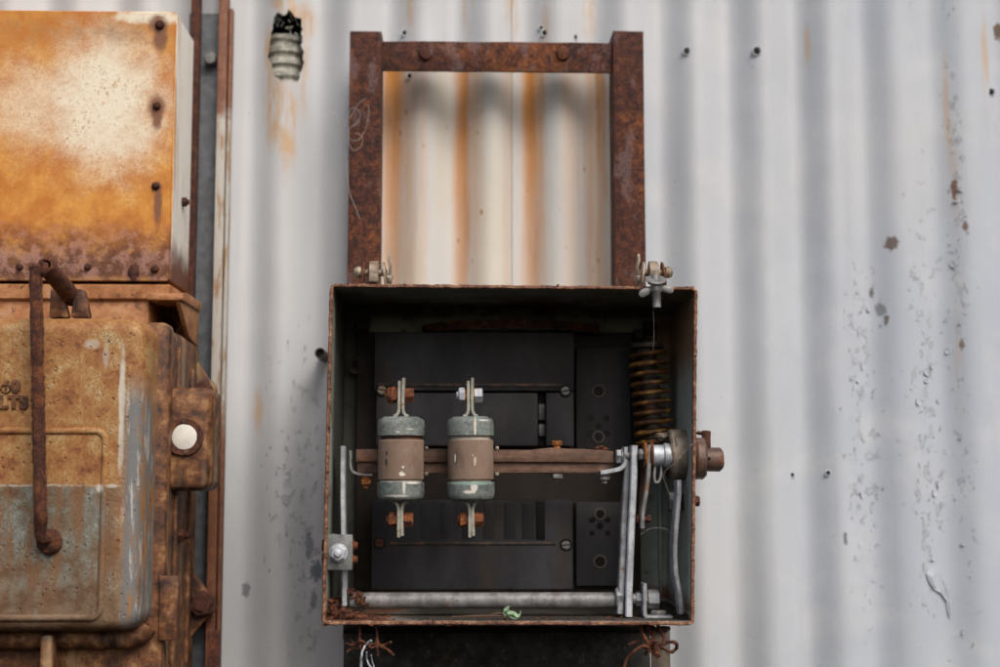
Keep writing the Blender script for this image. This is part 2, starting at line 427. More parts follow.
LY = -.02
def m_cast():
    t = T('cast_iron_old_paint'); X, Yc, Z = t.xyz[0], t.xyz[1], t.xyz[2]
    fine = t.noise(330, 4, .7, off=2); med = t.noise(48, 8, .7, off=6); soft = t.noise(16, 4, .55, off=1)
    up = t.ramp(t.add(t.mul(med, .7), t.mul(fine, .3)), [(.34, (.11, .035, .015)), (.44, (.29, .115, .036)), (.53, (.38, .195, .062)), (.64, (.48, .35, .18))])
    lowc = t.ramp(t.add(t.mul(med, .75), t.mul(fine, .25)), [(.38, (.12, .055, .028)), (.46, (.16, .115, .07)), (.53, (.17, .175, .145)), (.62, (.23, .26, .245))])
    zl = P(50, 486, LY).z
    vst = t.noise(70, 6, .7, st=(1, 1, .12), off=51)
    low = t.mul(t.ss(t.add(Z, t.mul(t.sub(med, .5), .010)), zl+.0015, zl-.0015), t.ss(t.add(X, t.mul(t.sub(soft, .5), .03)), P(128, 500, LY).x, P(112, 500, LY).x))
    col = t.mix(up, lowc, low)
    col = t.mix(col, (.20, .10, .045), t.mul(t.ss(vst, .44, .58), t.mul(low, .85)))
    spk = t.noise(620, 3, .6, off=44)
    col = t.mix(col, (.10, .04, .018), t.mul(t.ss(t.add(spk, t.mul(med, .5)), .82, .95), .6))
    col = t.mix(col, (.58, .46, .28), t.mul(t.ss(t.add(t.inv(spk), t.mul(med, .6)), .93, 1.04), .5))
    brown = t.ss(t.add(Z, t.mul(t.sub(soft, .5), .16)), P(50, 545, LY).z, P(50, 625, LY).z)
    col = t.mix(col, t.mix((.11, .055, .028), (.20, .13, .075), t.ss(med, .4, .6)), t.mul(brown, .9))
    # a line of white paint left above the grey, and runs beside the corner
    ln = t.mul(t.band(t.add(Z, t.mul(t.sub(t.noise(120, 4, off=8), .5), .006)), zl-.0003, zl+.0010, .0008), t.ss(X, P(125, 486, LY).x, P(110, 486, LY).x))
    col = t.mix(col, (.52, .50, .45), t.mul(ln, t.ss(t.noise(60, 4, off=5), .40, .6)))
    for px, py, rx, ry, k in ((122, 395, 3, 40, .9), (121, 445, 2.6, 26, .7), (100, 488, 3.5, 3.5, .9), (113, 486, 6, 1.8, .7), (92, 344, 7, 5, .5), (106, 355, 3, 14, .4)):
        col = t.mix(col, (.60, .57, .50), t.mul(t.blob(px, py, LY, rx, ry, .4, .7, 130), k))
    # grey zinc worn bare along the rounded right edge
    xe = P(139, 470, LY).x
    edge = t.mul(t.band(X, xe-.014, xe+.012, .006), t.ss(t.add(Z, t.mul(t.sub(soft, .5), .1)), P(140, 350, LY).z, P(140, 420, LY).z))
    ec = t.mix((.17, .175, .18), (.50, .49, .46), t.ss(t.noise(150, 6, .7, st=(1, 1, .12), off=21), .53, .63))
    ec = t.mix(ec, (.28, .15, .06), t.ss(t.noise(60, 6, .7, st=(1, 1, .2), off=23), .50, .60))
    col = t.mix(col, ec, t.mul(edge, t.ss(t.noise(40, 6, .6, st=(1, 1, .2), off=27), .36, .5)))
    # brown rust on everything behind the domed lid
    fl = t.ss(X, P(149, 450, LY).x+.002, P(151, 450, LY).x+.004)
    fc = t.ramp(t.noise(80, 7, .7, st=(1, 1, .5), off=3), [(.35, (.09, .035, .02)), (.5, (.20, .085, .04)), (.62, (.33, .17, .08))])
    col = t.mix(col, fc, t.mul(t.ss(Yc, .002, .012), fl))
    vd = t.ss(t.voro(120, off=3), .20, .10)
    col = t.mix(col, (.07, .035, .02), t.mul(vd, t.mul(t.ss(t.noise(15, 3, off=9), .45, .6), .7)))
    h = t.add(t.mul(med, 1.0), t.add(t.mul(fine, .5), t.mul(vd, -.7)))
    return t.out(col, t.add(.45, t.mul(med, .25)), 0, t.bump(h, .0010))
M['cast'] = m_cast()
def m_castbrown():
    t = T('cast_iron_brown'); med = t.noise(55, 8, .7, off=6); gr = t.noise(30, 5, .6, st=(1, 1, .15), off=2)
    col = t.ramp(med, [(.36, (.028, .012, .008)), (.46, (.095, .038, .018)), (.54, (.18, .072, .028)), (.65, (.34, .19, .085))])
    return t.out(t.mix(col, (.38, .28, .15), t.mul(t.ss(gr, .52, .66), .5)), .6, 0, t.bump(med, .0009))
M['castbrown'] = m_castbrown()

def m_housing():
    t = T('switch_box_paint'); X, Y, Z = t.xyz[0], t.xyz[1], t.xyz[2]
    med = t.noise(40, 7, .68, off=6); soft = t.noise(11, 4, .55, off=1)
    col = t.mix((.25, .285, .245), (.40, .45, .41), t.ss(soft, .4, .62))
    col = t.mix(col, (.10, .065, .04), t.mul(t.ss(med, .55, .66), .8))
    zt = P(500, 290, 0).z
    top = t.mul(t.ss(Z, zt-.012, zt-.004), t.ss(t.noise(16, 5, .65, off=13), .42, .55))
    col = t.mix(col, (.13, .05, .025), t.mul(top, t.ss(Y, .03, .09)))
    col = t.mix(col, (.50, .545, .50), t.mul(t.ss(X, P(655, 450, .1).x, P(672, 450, .1).x), t.mul(t.ss(med, .30, .5), .8)))  # right cheek paint lightened in place of light falling on it
    # rust bleeding down the right cheek from the corner and at the foot
    r1 = t.mul(t.blob(690, 330, .02, 40, 38, .6, .4, 40), t.ss(X, P(680, 330, .02).x-.02, P(680, 330, .02).x))
    col = t.mix(col, (.33, .16, .045), t.mul(r1, .8))
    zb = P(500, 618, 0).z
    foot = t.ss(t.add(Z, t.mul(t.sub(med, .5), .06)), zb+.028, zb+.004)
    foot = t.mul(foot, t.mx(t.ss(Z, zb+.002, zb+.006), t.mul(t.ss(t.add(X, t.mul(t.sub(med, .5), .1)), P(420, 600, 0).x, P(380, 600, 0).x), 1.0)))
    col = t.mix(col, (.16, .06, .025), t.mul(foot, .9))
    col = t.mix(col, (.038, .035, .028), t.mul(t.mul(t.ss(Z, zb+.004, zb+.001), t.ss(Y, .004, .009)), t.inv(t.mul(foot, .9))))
    rc, f = rust_col(t, 95, 4, .30, .66, [(.38, (.035, .014, .010)), (.46, (.12, .045, .026)), (.52, (.24, .11, .06)), (.62, (.46, .30, .19))])
    left_dark = t.ss(t.add(X, t.mul(t.sub(med, .5), .02)), P(350, 450, .1).x+.02, P(342, 450, .1).x+.02)
    col = t.mix(col, (.040, .040, .033), t.mul(t.mul(left_dark, t.ss(Y, .012, .05)), .9))  # left cheek darker towards the back
    col = t.mix(col, (.16, .17, .12), t.mul(t.ss(Z, zt-.010, zt-.005), .5))
    rim = t.ss(t.add(Y, t.mul(t.sub(t.noise(120, 4, off=33), .5), .006)), .0045, .0025)
    col = t.mix(col, rc, rim)
    return t.out(col, t.add(.5, t.mul(med, .3)), 0, t.bump(t.add(t.mul(f, rim), t.mul(med, .4)), .0009))
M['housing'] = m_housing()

def m_black(name, base=(.016, .016, .018), smear=.5, brown=(.05, .033, .02)):
    t = T(name)
    a = t.noise(14, 5, .6, st=(1, 1, .35), off=2); b = t.noise(80, 6, .7, off=5); c = t.noise(500, 2, .5)
    col = t.mix(base, tuple(x*2.1+.004 for x in base), t.mul(t.ss(a, .42, .68), smear))
    col = t.mix(col, brown, t.mul(t.ss(t.noise(22, 5, .6, st=(1, 1, .25), off=7), .56, .72), .6))
    col = t.mix(col, (.10, .095, .09), t.mul(t.ss(b, .64, .74), .35))
    return t.out(col, t.add(.42, t.mul(b, .35)), 0, t.bump(t.add(b, t.mul(c, .4)), .0004), spec=.32)
M['black'] = m_black('black_bakelite', (.021, .0215, .025), 1.0)
M['plate_black'] = m_black('dark_grey_plate', (.023, .023, .025), .7)
M['bush'] = m_black('tarnished_bush', (.075, .062, .052), .5)
M['black_brown'] = m_black('brown_black_bakelite', (.021, .016, .013), .5, (.05, .03, .017))
def m_back():
    t = T('sooty_steel'); a = t.noise(55, 7, .72, off=2); b = t.noise(190, 5, .7, off=5); l = t.noise(16, 4, .6, off=9)
    col = t.mix((.012, .012, .012), (.055, .053, .050), t.ss(t.add(t.mul(a, .6), t.mul(l, .5)), .46, .66))
    col = t.mix(col, (.15, .145, .135), t.mul(t.ss(t.add(b, t.mul(a, .4)), .76, .90), .7))
    col = t.mix(col, (.11, .05, .025), t.mul(t.ss(t.noise(28, 5, .7, off=33), .60, .70), .6))
    return t.out(col, .75, 0, t.bump(t.add(a, b), .0010))
M['backing'] = m_back()
M['void'] = m_black('dark_cavity', (.0015, .0015, .0015), .1, (.002, .002, .002))  # near-black colour stands in for shade inside holes and slots
def m_lineRust():
    t = T('ridge_rust'); a = t.noise(60, 6, .7, off=3)
    return t.out(t.mix((.022, .019, .018), (.12, .055, .024), t.ss(a, .47, .64)), .6, 0, t.bump(a, .0004))
M['ridge'] = m_lineRust()
def m_galv(name, c0=(.17, .18, .20), c1=(.42, .44, .47), rusty=.0, metal=.35):
    t = T(name); a = t.noise(70, 6, .65, off=2); b = t.noise(300, 4, .7, off=3); l = t.noise(90, 5, .6, st=(1, 1, .15), off=4)
    col = t.mix(c0, c1, t.ss(t.add(t.mul(a, .5), t.mul(l, .5)), .38, .62))
    col = t.mix(col, tuple(x*.55 for x in c0), t.mul(t.ss(b, .55, .68), .6))
    if rusty: col = t.mix(col, (.22, .095, .035), t.mul(t.ss(t.noise(55, 6, .7, off=11), .66-rusty*.2, .74-rusty*.2), .85))
    return t.out(col, t.add(.42, t.mul(a, .2)), metal, t.bump(t.add(a, t.mul(b, .5)), .0004))
M['galv'] = m_galv('galvanised_steel', rusty=.25)
M['galv_tube'] = m_galv('galvanised_tube', (.13, .13, .13), (.28, .28, .285), rusty=.25, metal=.2)
M['galv_bright'] = m_galv('bright_zinc', (.30, .33, .37), (.60, .64, .70), rusty=.1)
M['galv_dull'] = m_galv('dull_zinc', (.14, .14, .14), (.30, .30, .30), rusty=.5)
M['clip'] = m_galv('dull_green_steel', (.11, .12, .12), (.24, .25, .25), rusty=.15)
M['tan_metal'] = m_galv('tan_tarnished_brass', (.20, .155, .11), (.38, .32, .25), rusty=.45, metal=.2)
M['hub_iron'] = m_galv('grimy_hub_iron', (.11, .09, .07), (.30, .25, .20), rusty=.5, metal=.0)
M['dirty_iron'] = m_galv('dirty_iron', (.045, .036, .030), (.125, .10, .08), rusty=.45, metal=.1)
M['boss'] = m_galv('boss_iron', (.06, .035, .028), (.15, .09, .07), rusty=.6, metal=.1)
def m_spring():
    t = T('rusty_yellow_spring'); a = t.noise(60, 6, .7, off=2)
    col = t.ramp(a, [(.38, (.035, .014, .008)), (.52, (.12, .048, .012)), (.66, (.46, .25, .03))])
    return t.out(col, .55, 0, t.bump(a, .0004))
M['spring'] = m_spring()
def m_bar():
    t = T('brown_weathered_bar'); g = t.noise(60, 6, .65, st=(.12, 1, 1.4), off=2); a = t.noise(120, 6, .7, off=3)
    col = t.ramp(t.add(t.mul(g, .6), t.mul(a, .4)), [(.34, (.045, .025, .018)), (.5, (.115, .062, .042)), (.64, (.21, .125, .085))])
    col = t.mix(col, (.24, .085, .03), t.ss(t.noise(35, 6, .7, off=8), .58, .68))
    return t.out(col, .75, 0, t.bump(t.add(g, a), .0009))
M['bar'] = m_bar()

def m_fuse(cx, y, marks, name):
    t = T(name); b = t.noise(420, 4, .7, off=2); a = t.noise(25, 5, .6, off=4)
    col = t.mix((.215, .145, .108), (.27, .195, .150), t.ss(t.add(t.mul(a, .6), t.mul(b, .4)), .4, .6))
    col = t.mix(col, (.12, .08, .06), t.mul(t.ss(b, .60, .68), .5))
    col = t.mix(col, (.13, .085, .06), t.mul(t.ss(t.noise(35, 6, .7, st=(1, 1, .5), off=8), .54, .66), .55))
    col = t.mix(col, (.42, .34, .28), t.mul(t.ss(t.noise(150, 5, .7, off=18), .66, .72), .6))
    for px, py, rx, ry, c in marks: col = t.mix(col, c, t.blob(px, py, y, rx, ry, .25, .9, 220))
    return t.out(col, .72, 0, t.bump(b, .0004))
WH, BK = (.68, .66, .60), (.015, .012, .010)
def m_cap(y, marks, name):
    t = T(name); b = t.noise(260, 5, .75, off=2); a = t.noise(40, 5, .6, off=4)
    col = t.mix((.085, .105, .10), (.20, .225, .215), t.ss(t.add(t.mul(a, .5), t.mul(b, .5)), .40, .58))
    col = t.mix(col, (.42, .43, .41), t.mul(t.ss(b, .60, .68), .8))
    col = t.mix(col, (.16, .27, .23), t.mul(t.ss(t.noise(70, 4, off=17), .58, .68), .6))
    for px, py, rx, ry, c in marks: col = t.mix(col, c, t.blob(px, py, y, rx, ry, .25, .6, 260))
    return t.out(col, .62, 0, t.bump(b, .0007))
def m_plain(name, c, rough=.6, var=.5, metal=0, bs=.0004, rusty=0):
    t = T(name); a = t.noise(90, 6, .68, off=2)
    col = t.mix(tuple(x*(1-var*.5) for x in c), tuple(min(1, x*(1+var*.4)) for x in c), t.ss(a, .35, .65))
    if rusty: col = t.mix(col, (.26, .10, .03), t.mul(t.ss(t.noise(75, 6, .7, off=9), .68-rusty*.2, .74-rusty*.2), .9))
    return t.out(col, rough, metal, t.bump(a, bs))
M['white_ceramic'] = m_plain('white_ceramic', (.62, .58, .52), .5, .3)
M['blade'] = m_plain('tinned_blade', (.36, .36, .31), .45, .6, .3, rusty=.55)
M['glass_white'] = m_plain('white_lens', (.74, .73, .68), .25, .15, rusty=.05)
M['leaf'] = m_plain('dry_pale_leaf', (.28, .42, .26), .7, .9)
M['web'] = m_plain('cobweb_thread', (.55, .53, .50), .8, .2)
M['duct'] = m_plain('grey_weathered_duct', (.42, .42, .37), .7, .9, rusty=.35)
M['channel_web'] = m_plain('dark_blue_grey_paint', (.105, .118, .135), .6, .5, bs=.0006)
def m_flange():
    t = T('flange_paint_and_rust'); Z = t.xyz[2]; med = t.noise(50, 7, .68, off=6)
    zt = P(222, 115, .2).z; zb = P(222, 420, .2).z
    top = t.ss(t.add(Z, t.mul(t.sub(med, .5), .12)), zt-.02, zt+.02)
    bot = t.ss(t.add(Z, t.mul(t.sub(med, .5), .12)), zb+.03, zb-.03)
    rc, f = rust_col(t, 70, 2, .28, .72, [(.30, (.07, .03, .02)), (.5, (.19, .075, .04)), (.68, (.30, .14, .08))])
    pc = t.mix((.44, .43, .40), (.30, .18, .10), t.ss(t.noise(60, 6, .7, st=(1, 1, .2), off=9), .50, .62))
    return t.out(t.mix(pc, rc, t.mx(top, bot)), .65, 0, t.bump(f, .0006))
M['flange'] = m_flange()

# ================================================================== THE WALL
WY, AMP = .235, .0092
PITCHW = 70*S(WY)
XV = P(733, 333, WY).x                     # a valley
XSEAM = P(512, 100, WY).x
def wall_y(x, z):
    c = math.cos(2*math.pi*(x-XV)/PITCHW)
    amp = AMP*(1+.22*noise.noise(V((x*3, 1, z*1.3))))*(1-.38*min(1, max(0, (x-P(850, 300, WY).x)/.06)))
    y = WY + amp*(c+.05*c*c)
    y += .003*noise.noise(V((x*4.1, 5, z*2.2)))+.0009*noise.noise(V((x*23, 9, z*9)))
    if x > XSEAM: y -= .0022
    return y
hc = P(286, 50, WY)
HP = [(272, 30), (270, 46), (268, 58), (272, 66), (275, 78), (283, 84), (291, 84), (299, 81), (301, 70), (304, 58), (302, 44), (303, 28), (301, 19), (294, 17), (290, 12), (285, 17), (277, 14), (275, 20)]
HPW = [(P(a, b, WY).x, P(a, b, WY).z) for a, b in HP]
def in_hole(x, z):
    x += .0022*noise.noise(V((x*140, 0, z*140))); z += .0022*noise.noise(V((x*140, 7, z*140)))
    ins = False; n = len(HPW)
    for i in range(n):
        (x1, z1), (x2, z2) = HPW[i], HPW[(i+1) % n]
        if (z1 > z) != (z2 > z) and x < (x2-x1)*(z-z1)/(z2-z1)+x1: ins = not ins
    return ins
def axis_samples(a, b, step, fa, fb, fstep):
    out = []; v = a
    while v < b:
        out.append(v); v += fstep if fa <= v <= fb else step
    out.append(b); return out
xs = axis_samples(-.95, 1.05, PITCHW/18, hc.x-.028, hc.x+.028, .0011)
xs = sorted(set(xs+[XSEAM-.0001, XSEAM+.0003]))
zs = axis_samples(-.55, .95, .02, hc.z-.055, hc.z+.055, .0011)
mb = MB(); bm = mb.bm; grid = [[bm.verts.new((x, wall_y(x, z), z)) for x in xs] for z in zs]
for j in range(len(zs)-1):
    for i in range(len(xs)-1):
        cx, cz = (xs[i]+xs[i+1])/2, (zs[j]+zs[j+1])/2
        if abs(cx-hc.x) < .03 and abs(cz-hc.z) < .06 and in_hole(cx, cz): continue
        bm.faces.new((grid[j][i], grid[j][i+1], grid[j+1][i+1], grid[j+1][i]))
for v in [v for v in bm.verts if not v.link_faces]: bm.verts.remove(v)
r = bmesh.ops.extrude_face_region(bm, geom=bm.faces[:])
bmesh.ops.translate(bm, verts=[g for g in r['geom'] if isinstance(g, bmesh.types.BMVert)], vec=(0, .0012, 0))
bmesh.ops.recalc_face_normals(bm, faces=bm.faces[:])
wall = mb.build('corrugated_wall', M['wall'], None, (0, WY, -.55), sharp=50)
wall.data.materials.append(M['wall_mid']); wall.data.materials.append(M['wall_right'])
xm0, xm1 = P(362, 333, WY).x, P(660, 333, WY).x
for p in wall.data.polygons: p.material_index = 0 if p.center.x < xm0 else (1 if p.center.x < xm1 else 2)
tag(wall, 'pale grey painted corrugated iron wall with peeling flakes behind everything', 'wall')
for (px, py, r_) in ((545, 33, 3.2), (405, 33, 3), (575, 37, 2.4), (410, 76, 3), (687, 51, 3.6), (757, 51, 4), (991, 92, 3.4), (792, 475, 2.2), (828, 473, 2.4), (541, 28, 2.2)):
    c = P(px, py, WY); yy = wall_y(c.x, c.z); c = P(px, py, yy); rr = r_*S(WY)
    m_ = MB(); m_.lump((c.x, yy+.0008, c.z), (rr, .0022, rr*1.1), .3, seed=px)  # black lump on the sheet stands in for the shade of a hole
    h = m_.build('nail_hole', M['void'], wall)
    m_ = MB(); m_.sweep([(c.x+rr*1.15*math.cos(a), yy-.0006, c.z+rr*1.15*math.sin(a)) for a in [R_(k*30) for k in range(12)]], [.0006*(1+.5*random.random()) for _ in range(12)], 6, closed=True)
    m_.build('torn_rim', M['wall'], h)
def flake(pts, lift, name='paint_flake'):
    w_ = [P(a, b, WY) for a, b in pts]; cx_ = sum(q.x for q in w_)/len(w_); cz_ = sum(q.z for q in w_)/len(w_)
    b = bmesh.new(); cen = b.verts.new((cx_, wall_y(cx_, cz_)-.0012, cz_)); n_ = len(w_)
    R1 = [b.verts.new((cx_+(q.x-cx_)*.6, wall_y(q.x, q.z)-.0014-lift*.25, cz_+(q.z-cz_)*.6)) for q in w_]
    R2 = [b.verts.new((q.x, wall_y(q.x, q.z)-.0012-lift*(1 if i % 3 else .45)*(1.3 if q.z < cz_ else .6), q.z)) for i, q in enumerate(w_)]
    for i in range(n_):
        j = (i+1) % n_; b.faces.new((cen, R1[i], R1[j])); b.faces.new((R1[i], R2[i], R2[j], R1[j]))
    r = bmesh.ops.extrude_face_region(b, geom=b.faces[:]); bmesh.ops.translate(b, verts=[g for g in r['geom'] if isinstance(g, bmesh.types.BMVert)], vec=(0, .0006, 0))
    bmesh.ops.recalc_face_normals(b, faces=b.faces[:])
    m_ = MB(); m_.merge(b); m_.build(name, M['wall_right'], wall, sharp=8)
flake([(924, 573), (930, 567), (936, 566), (940, 571), (943, 580), (948, 590), (950, 604), (946, 600), (941, 593), (934, 590), (928, 583)], .0013)
flake([(946, 600), (949, 602), (951, 618), (949, 616)], .0012)
rr_ = random.Random(5)
for k in range(24):
    zx, zy, sx_, sy_ = rr_.choice(((862, 430, 15, 140), (925, 420, 14, 170), (925, 400, 14, 120), (957, 300, 6, 220), (862, 400, 12, 100)))
    px, py = rr_.gauss(zx, sx_), rr_.gauss(zy, sy_); w1, h1 = rr_.uniform(1.2, 3.6), rr_.uniform(1.5, 5)
    if py < 60 or px > 995: continue
    pts = [(px+w1*math.cos(a)*rr_.uniform(.5, 1.2), py+h1*math.sin(a)*rr_.uniform(.5, 1.2)) for a in [R_(q*51+10) for q in range(7)]]
    flake(pts, rr_.uniform(.0005, .0014))
# ribbed duct seen through the torn opening, and a black box added to keep the hollow dark
m_ = MB(); c = P(287, 60, WY+.05)
prof = [(0, .016)]
for k in range(7):
    b0 = .0006+k*.0155
    prof += [(b0, .0225), (b0+.004, .0262), (b0+.0095, .0262), (b0+.0125, .0225)]
prof += [(.111, .0185)]
m_.lathe((c.x, WY+.034, P(287, 109, WY+.034).z), (0, 0, 1), [(t_*.98, r_) for t_, r_ in prof[:-6]], 40)
m_.rough(.0015, 90)
tag(m_.build('ribbed_duct', M['duct']), 'grey ribbed duct seen through the torn opening in the wall', 'duct')
m_ = MB(); m_.box(hc.x-.06, hc.x+.06, WY+.10, WY+.105, hc.z-.09, hc.z+.09, .001)
m_.box(hc.x-.06, hc.x-.055, WY+.02, WY+.10, hc.z-.09, hc.z+.09, .001); m_.box(hc.x+.055, hc.x+.06, WY+.02, WY+.10, hc.z-.09, hc.z+.09, .001)
m_.box(hc.x-.06, hc.x+.06, WY+.02, WY+.10, hc.z+.085, hc.z+.09, .001); m_.box(hc.x-.06, hc.x+.06, WY+.02, WY+.10, hc.z-.09, hc.z-.085, .001)
m_.build('added_black_box', M['void'], wall)
m_ = MB()       # shreds of torn metal and cobweb across the opening
for k in range(16):
    px, py = random.uniform(273, 296), random.uniform(12, 33); p0 = P(px, py, WY-.001)
    m_.sweep([p0, p0+V((random.uniform(-.004, .004), .002, random.uniform(-.006, .006))), p0+V((random.uniform(-.007, .007), .004, random.uniform(-.008, .008)))], [.0007, .0006, .0003], 5)
m_.build('torn_shreds', M['duct'], wall)

# small pipe end poking out left of the switch box
c = P(320, 353, .19); m_ = MB()
m_.ring(c, (0, 1, 0), .0062, .0048, .05); o = m_.build('pipe_stub', M['dirty_iron'])
tag(o, 'small open pipe stub poking from the wall left of the open box', 'pipe')
m_ = MB(); m_.cyl(c+V((0, .004, 0)), c+V((0, .05, 0)), .0049); m_.build('bore', M['void'], o)

# ================================================================== MOUNTING CHANNEL behind the left boxes
ch = thing('mounting_channel', P(205, 700, .222), 'vertical dark steel channel with rusty flanges on the wall beside the rusted boxes', 'steel channel')
x0, x1, z0, z1 = RECT(181, 14, 223, 760, .222)
m_ = MB(); m_.box(x0, x1, .219, .223, z0, z1, .0008); m_.build('web', M['channel_web'], ch)
x0, x1, z0, z1 = RECT(183, -60, 191.5, 760, .2); m_ = MB(); m_.box(x0, x1, .2, .2185, z0, z1, .001); m_.build('flange', M['rust_frame'], ch)
x0, x1, z0, z1 = RECT(211.5, -60, 220.5, 760, .2); m_ = MB(); m_.box(x0, x1, .2, .2185, z0, z1, .001); m_.build('flange', M['flange'], ch)
x0, x1, z0, z1 = RECT(221.5, 8, 225, 760, .205); m_ = MB(); m_.box(x0, x1, .205, .2185, z0, z1, .001); m_.build('outer_strip', M['flange'], ch)
c = P(211, 60, .215); m_ = MB(); m_.cyl(c, c-V((0, .009, 0)), 6.5*S(.21), 24, .0015); m_.build('bolt_head', M['galv_dull'], ch)

# ================================================================== FRAME ABOVE THE BOX
FY = .176
fr = thing('angle_iron_frame', P(497, 285, FY+.03), 'rusty angle iron frame standing up behind the open switch box', 'frame')
def post(px0, px1, side):
    x0, x1, z0, _ = RECT(px0, 31, px1, 640, FY); z1 = P((px0+px1)/2, 31, FY).z
    m_ = MB(); m_.box(x0, x1, FY, FY+.005, z0, z1, .0006)
    if side > 0: m_.box(x1-.005, x1, FY+.0046, FY+.042, z0, z1, .0006)
    else: m_.box(x0, x0+.005, FY+.0046, FY+.042, z0, z1, .0006)
    m_.subdiv(8, lambda e: (e.verts[0].co-e.verts[1].co).length > .1)
    m_.rough(.0007, 60, px0)
    return m_
post(346.5, 379, 1).build('post', M['rust_frame'], fr)
post(615.5, 646.5, -1).build('post', M['rust_frame'], fr)
x0, x1, z0, z1 = RECT(378, 42, 617, 71.5, FY+.006)
m_ = MB(); m_.box(x0, x1, FY+.0055, FY+.0105, z0, z1, .0006); m_.box(x0+.001, x1-.001, FY+.010, FY+.020, z1-.005, z1-.0004, .0006)
m_.subdiv(10, lambda e: (e.verts[0].co-e.verts[1].co).length > .1); m_.rough(.0007, 70, 3)
cb = m_.build('cross_bar', M['rust_frame'], fr)
for px in (426, 563):
    c = P(px, 54, FY+.005); m_ = MB(); m_.lathe(c+V((0, .0015, 0)), (0, -1, 0), [(0, .0085), (.0015, .0085), (.0045, .0068), (.0055, .0035), (.0057, 0)], 20); m_.rough(.0006, 300, px)
    m_.build('bolt_head', M['rust_frame'], cb)

# cobweb caught on the left post
def web(name, pts, y, lab, r=.00035, jit=.0):
    m_ = MB()
    for line, yy in pts:
        pp = [P(a, b, yy) for a, b in line]; sm = []
        for i in range(len(pp)-1):
            p_, q_ = pp[max(i-1, 0)], pp[min(i+2, len(pp)-1)]
            for k in range(6):
                u = k/6; a, b = pp[i], pp[i+1]
                sm.append(.5*((2*a)+(b-p_)*u+(2*p_-5*a+4*b-q_)*u*u+(-p_+3*a-3*b+q_)*u**3))
        sm.append(pp[-1]); m_.sweep(sm, r, 5)
    return tag(m_.build(name, M['web']), lab, 'cobweb')
web('cobweb', [([(333, 112), (344, 124), (347, 118), (352, 108), (360, 112), (358, 122), (350, 128), (349, 138), (358, 140), (366, 128), (369, 112), (368, 104)], FY-.003),
               ([(346, 152), (347, 170), (349, 190), (354, 204), (360, 219)], FY-.003), ([(347, 138), (353, 150), (361, 146), (362, 136), (355, 133)], FY-.003),
               ([(350, 118), (358, 104), (366, 98)], FY-.002)], FY, 'pale curly cobweb thread clinging to the left rusty frame post', .00019)

# ================================================================== UPPER LEFT ENCLOSURE
ub = thing('rusted_enclosure', P(80, 330, .2), 'yellow and orange rusted steel box with bolted front cover, upper left', 'electrical box')
x0, x1, z0, z1 = RECT(-180, 10, 171.5, 280.5, UY)
m_ = MB(); m_.slab(x0, x1, z0, z1, .002, [(0, UY+.0035), (0, UY+.0008), (.0008, UY)]); m_.build('front_cover', M['upper'], ub)
xb = P(173, 150, UY+.004).x; z0b, z1b = z0+.001, z1-.001
m_ = MB(); m_.slab(x0-.002, xb+.0012, z0b, z1b, .0015, [(0, .188), (0, UY+.0050), (.0012, UY+.0040)]); m_.build('body', M['upper'], ub)
def screw(px, py, y, r, name, mat, parent, hx=False, h=.005):
    c = P(px, py, y); m_ = MB()
    if hx: m_.hexn(c+V((0, .0008, 0)), (0, -1, 0), r*S(y), h, random.uniform(0, 60), washer=0)
    else: m_.lathe(c+V((0, .0008, 0)), (0, -1, 0), [(0, r*S(y)), (h*.4, r*S(y)), (h*.85, r*S(y)*.72), (h, r*S(y)*.35), (h, 0)], 18)
    m_.subdiv(1); m_.rough(.0004, 400, px)
    return m_.build(name, mat, parent)
for px, py, r_ in ((160, 25, 4.8), (157, 106, 4.2), (156, 186, 4.0), (155, 269, 4.2), (88, 267, 3.4), (20, 267, 3.4)):
    screw(px, py, UY, r_, 'cover_bolt', M['rust_dark'], ub, h=.006)
m_ = MB(); c = P(134, 272, UY); m_.lump(c, (.006, .002, .009), .4, seed=4); m_.build('rust_scab', M['rust_dark'], ub)
c = V((xb+.001, .145, P(182, 202, .145).z)); m_ = MB(); m_.hexn(c, (1, 0, 0), .006, .005, 10, shank=.003); m_.rough(.0004, 400); m_.build('side_bolt', M['rust_dark'], ub)
# ledge below the cover
x0, x1, z0, z1 = RECT(-180, 284, 183, 352, UY+.004)
m_ = MB(); m_.slab(x0, xb+.001, P(80, 300, UY).z, P(80, 283.5, UY).z, .002, [(0, .2), (0, UY+.004), (.002, UY+.001)]); m_.subdiv(1); m_.rough(.0006, 60); m_.build('ledge', M['ledge'], ub)
# open bracket box at the right end of the ledge
zt, zb = P(160, 297, UY).z, P(160, 352, UY).z
m_ = MB()
m_.box(x0, P(147, 320, UY).x, UY+.006, .2, zb, zt+.001, .001)
m_.box(P(147, 320, UY).x-.001, xb+.004, UY+.09, .2, zb, zt, .001)
m_.prism([(UY-.006, zt-.004), (UY-.006, zt+.003), (UY+.02, zt+.007), (.19, zt+.007), (.19, zt-.004)], 'x', P(147, 320, UY).x, P(184, 300, UY).x, .0012)
m_.prism([(UY-.006, zt-.006), (.19, zt+.002), (.19, zb+.015), (UY+.05, zb+.02)], 'x', P(176, 320, UY).x, P(181, 320, UY).x, .001)
m_.subdiv(1); m_.rough(.0007, 70, 5)
br = m_.build('hollow_bracket', M['ledge'], ub)
m_ = MB(); c = P(160, 322, UY+.04); m_.hexn(c+V((0, .05, 0)), (0, -1, 0), .009, .012, 5, shank=.01); m_.rough(.0006, 300); m_.build('bracket_bolt', M['rust_dark'], br)

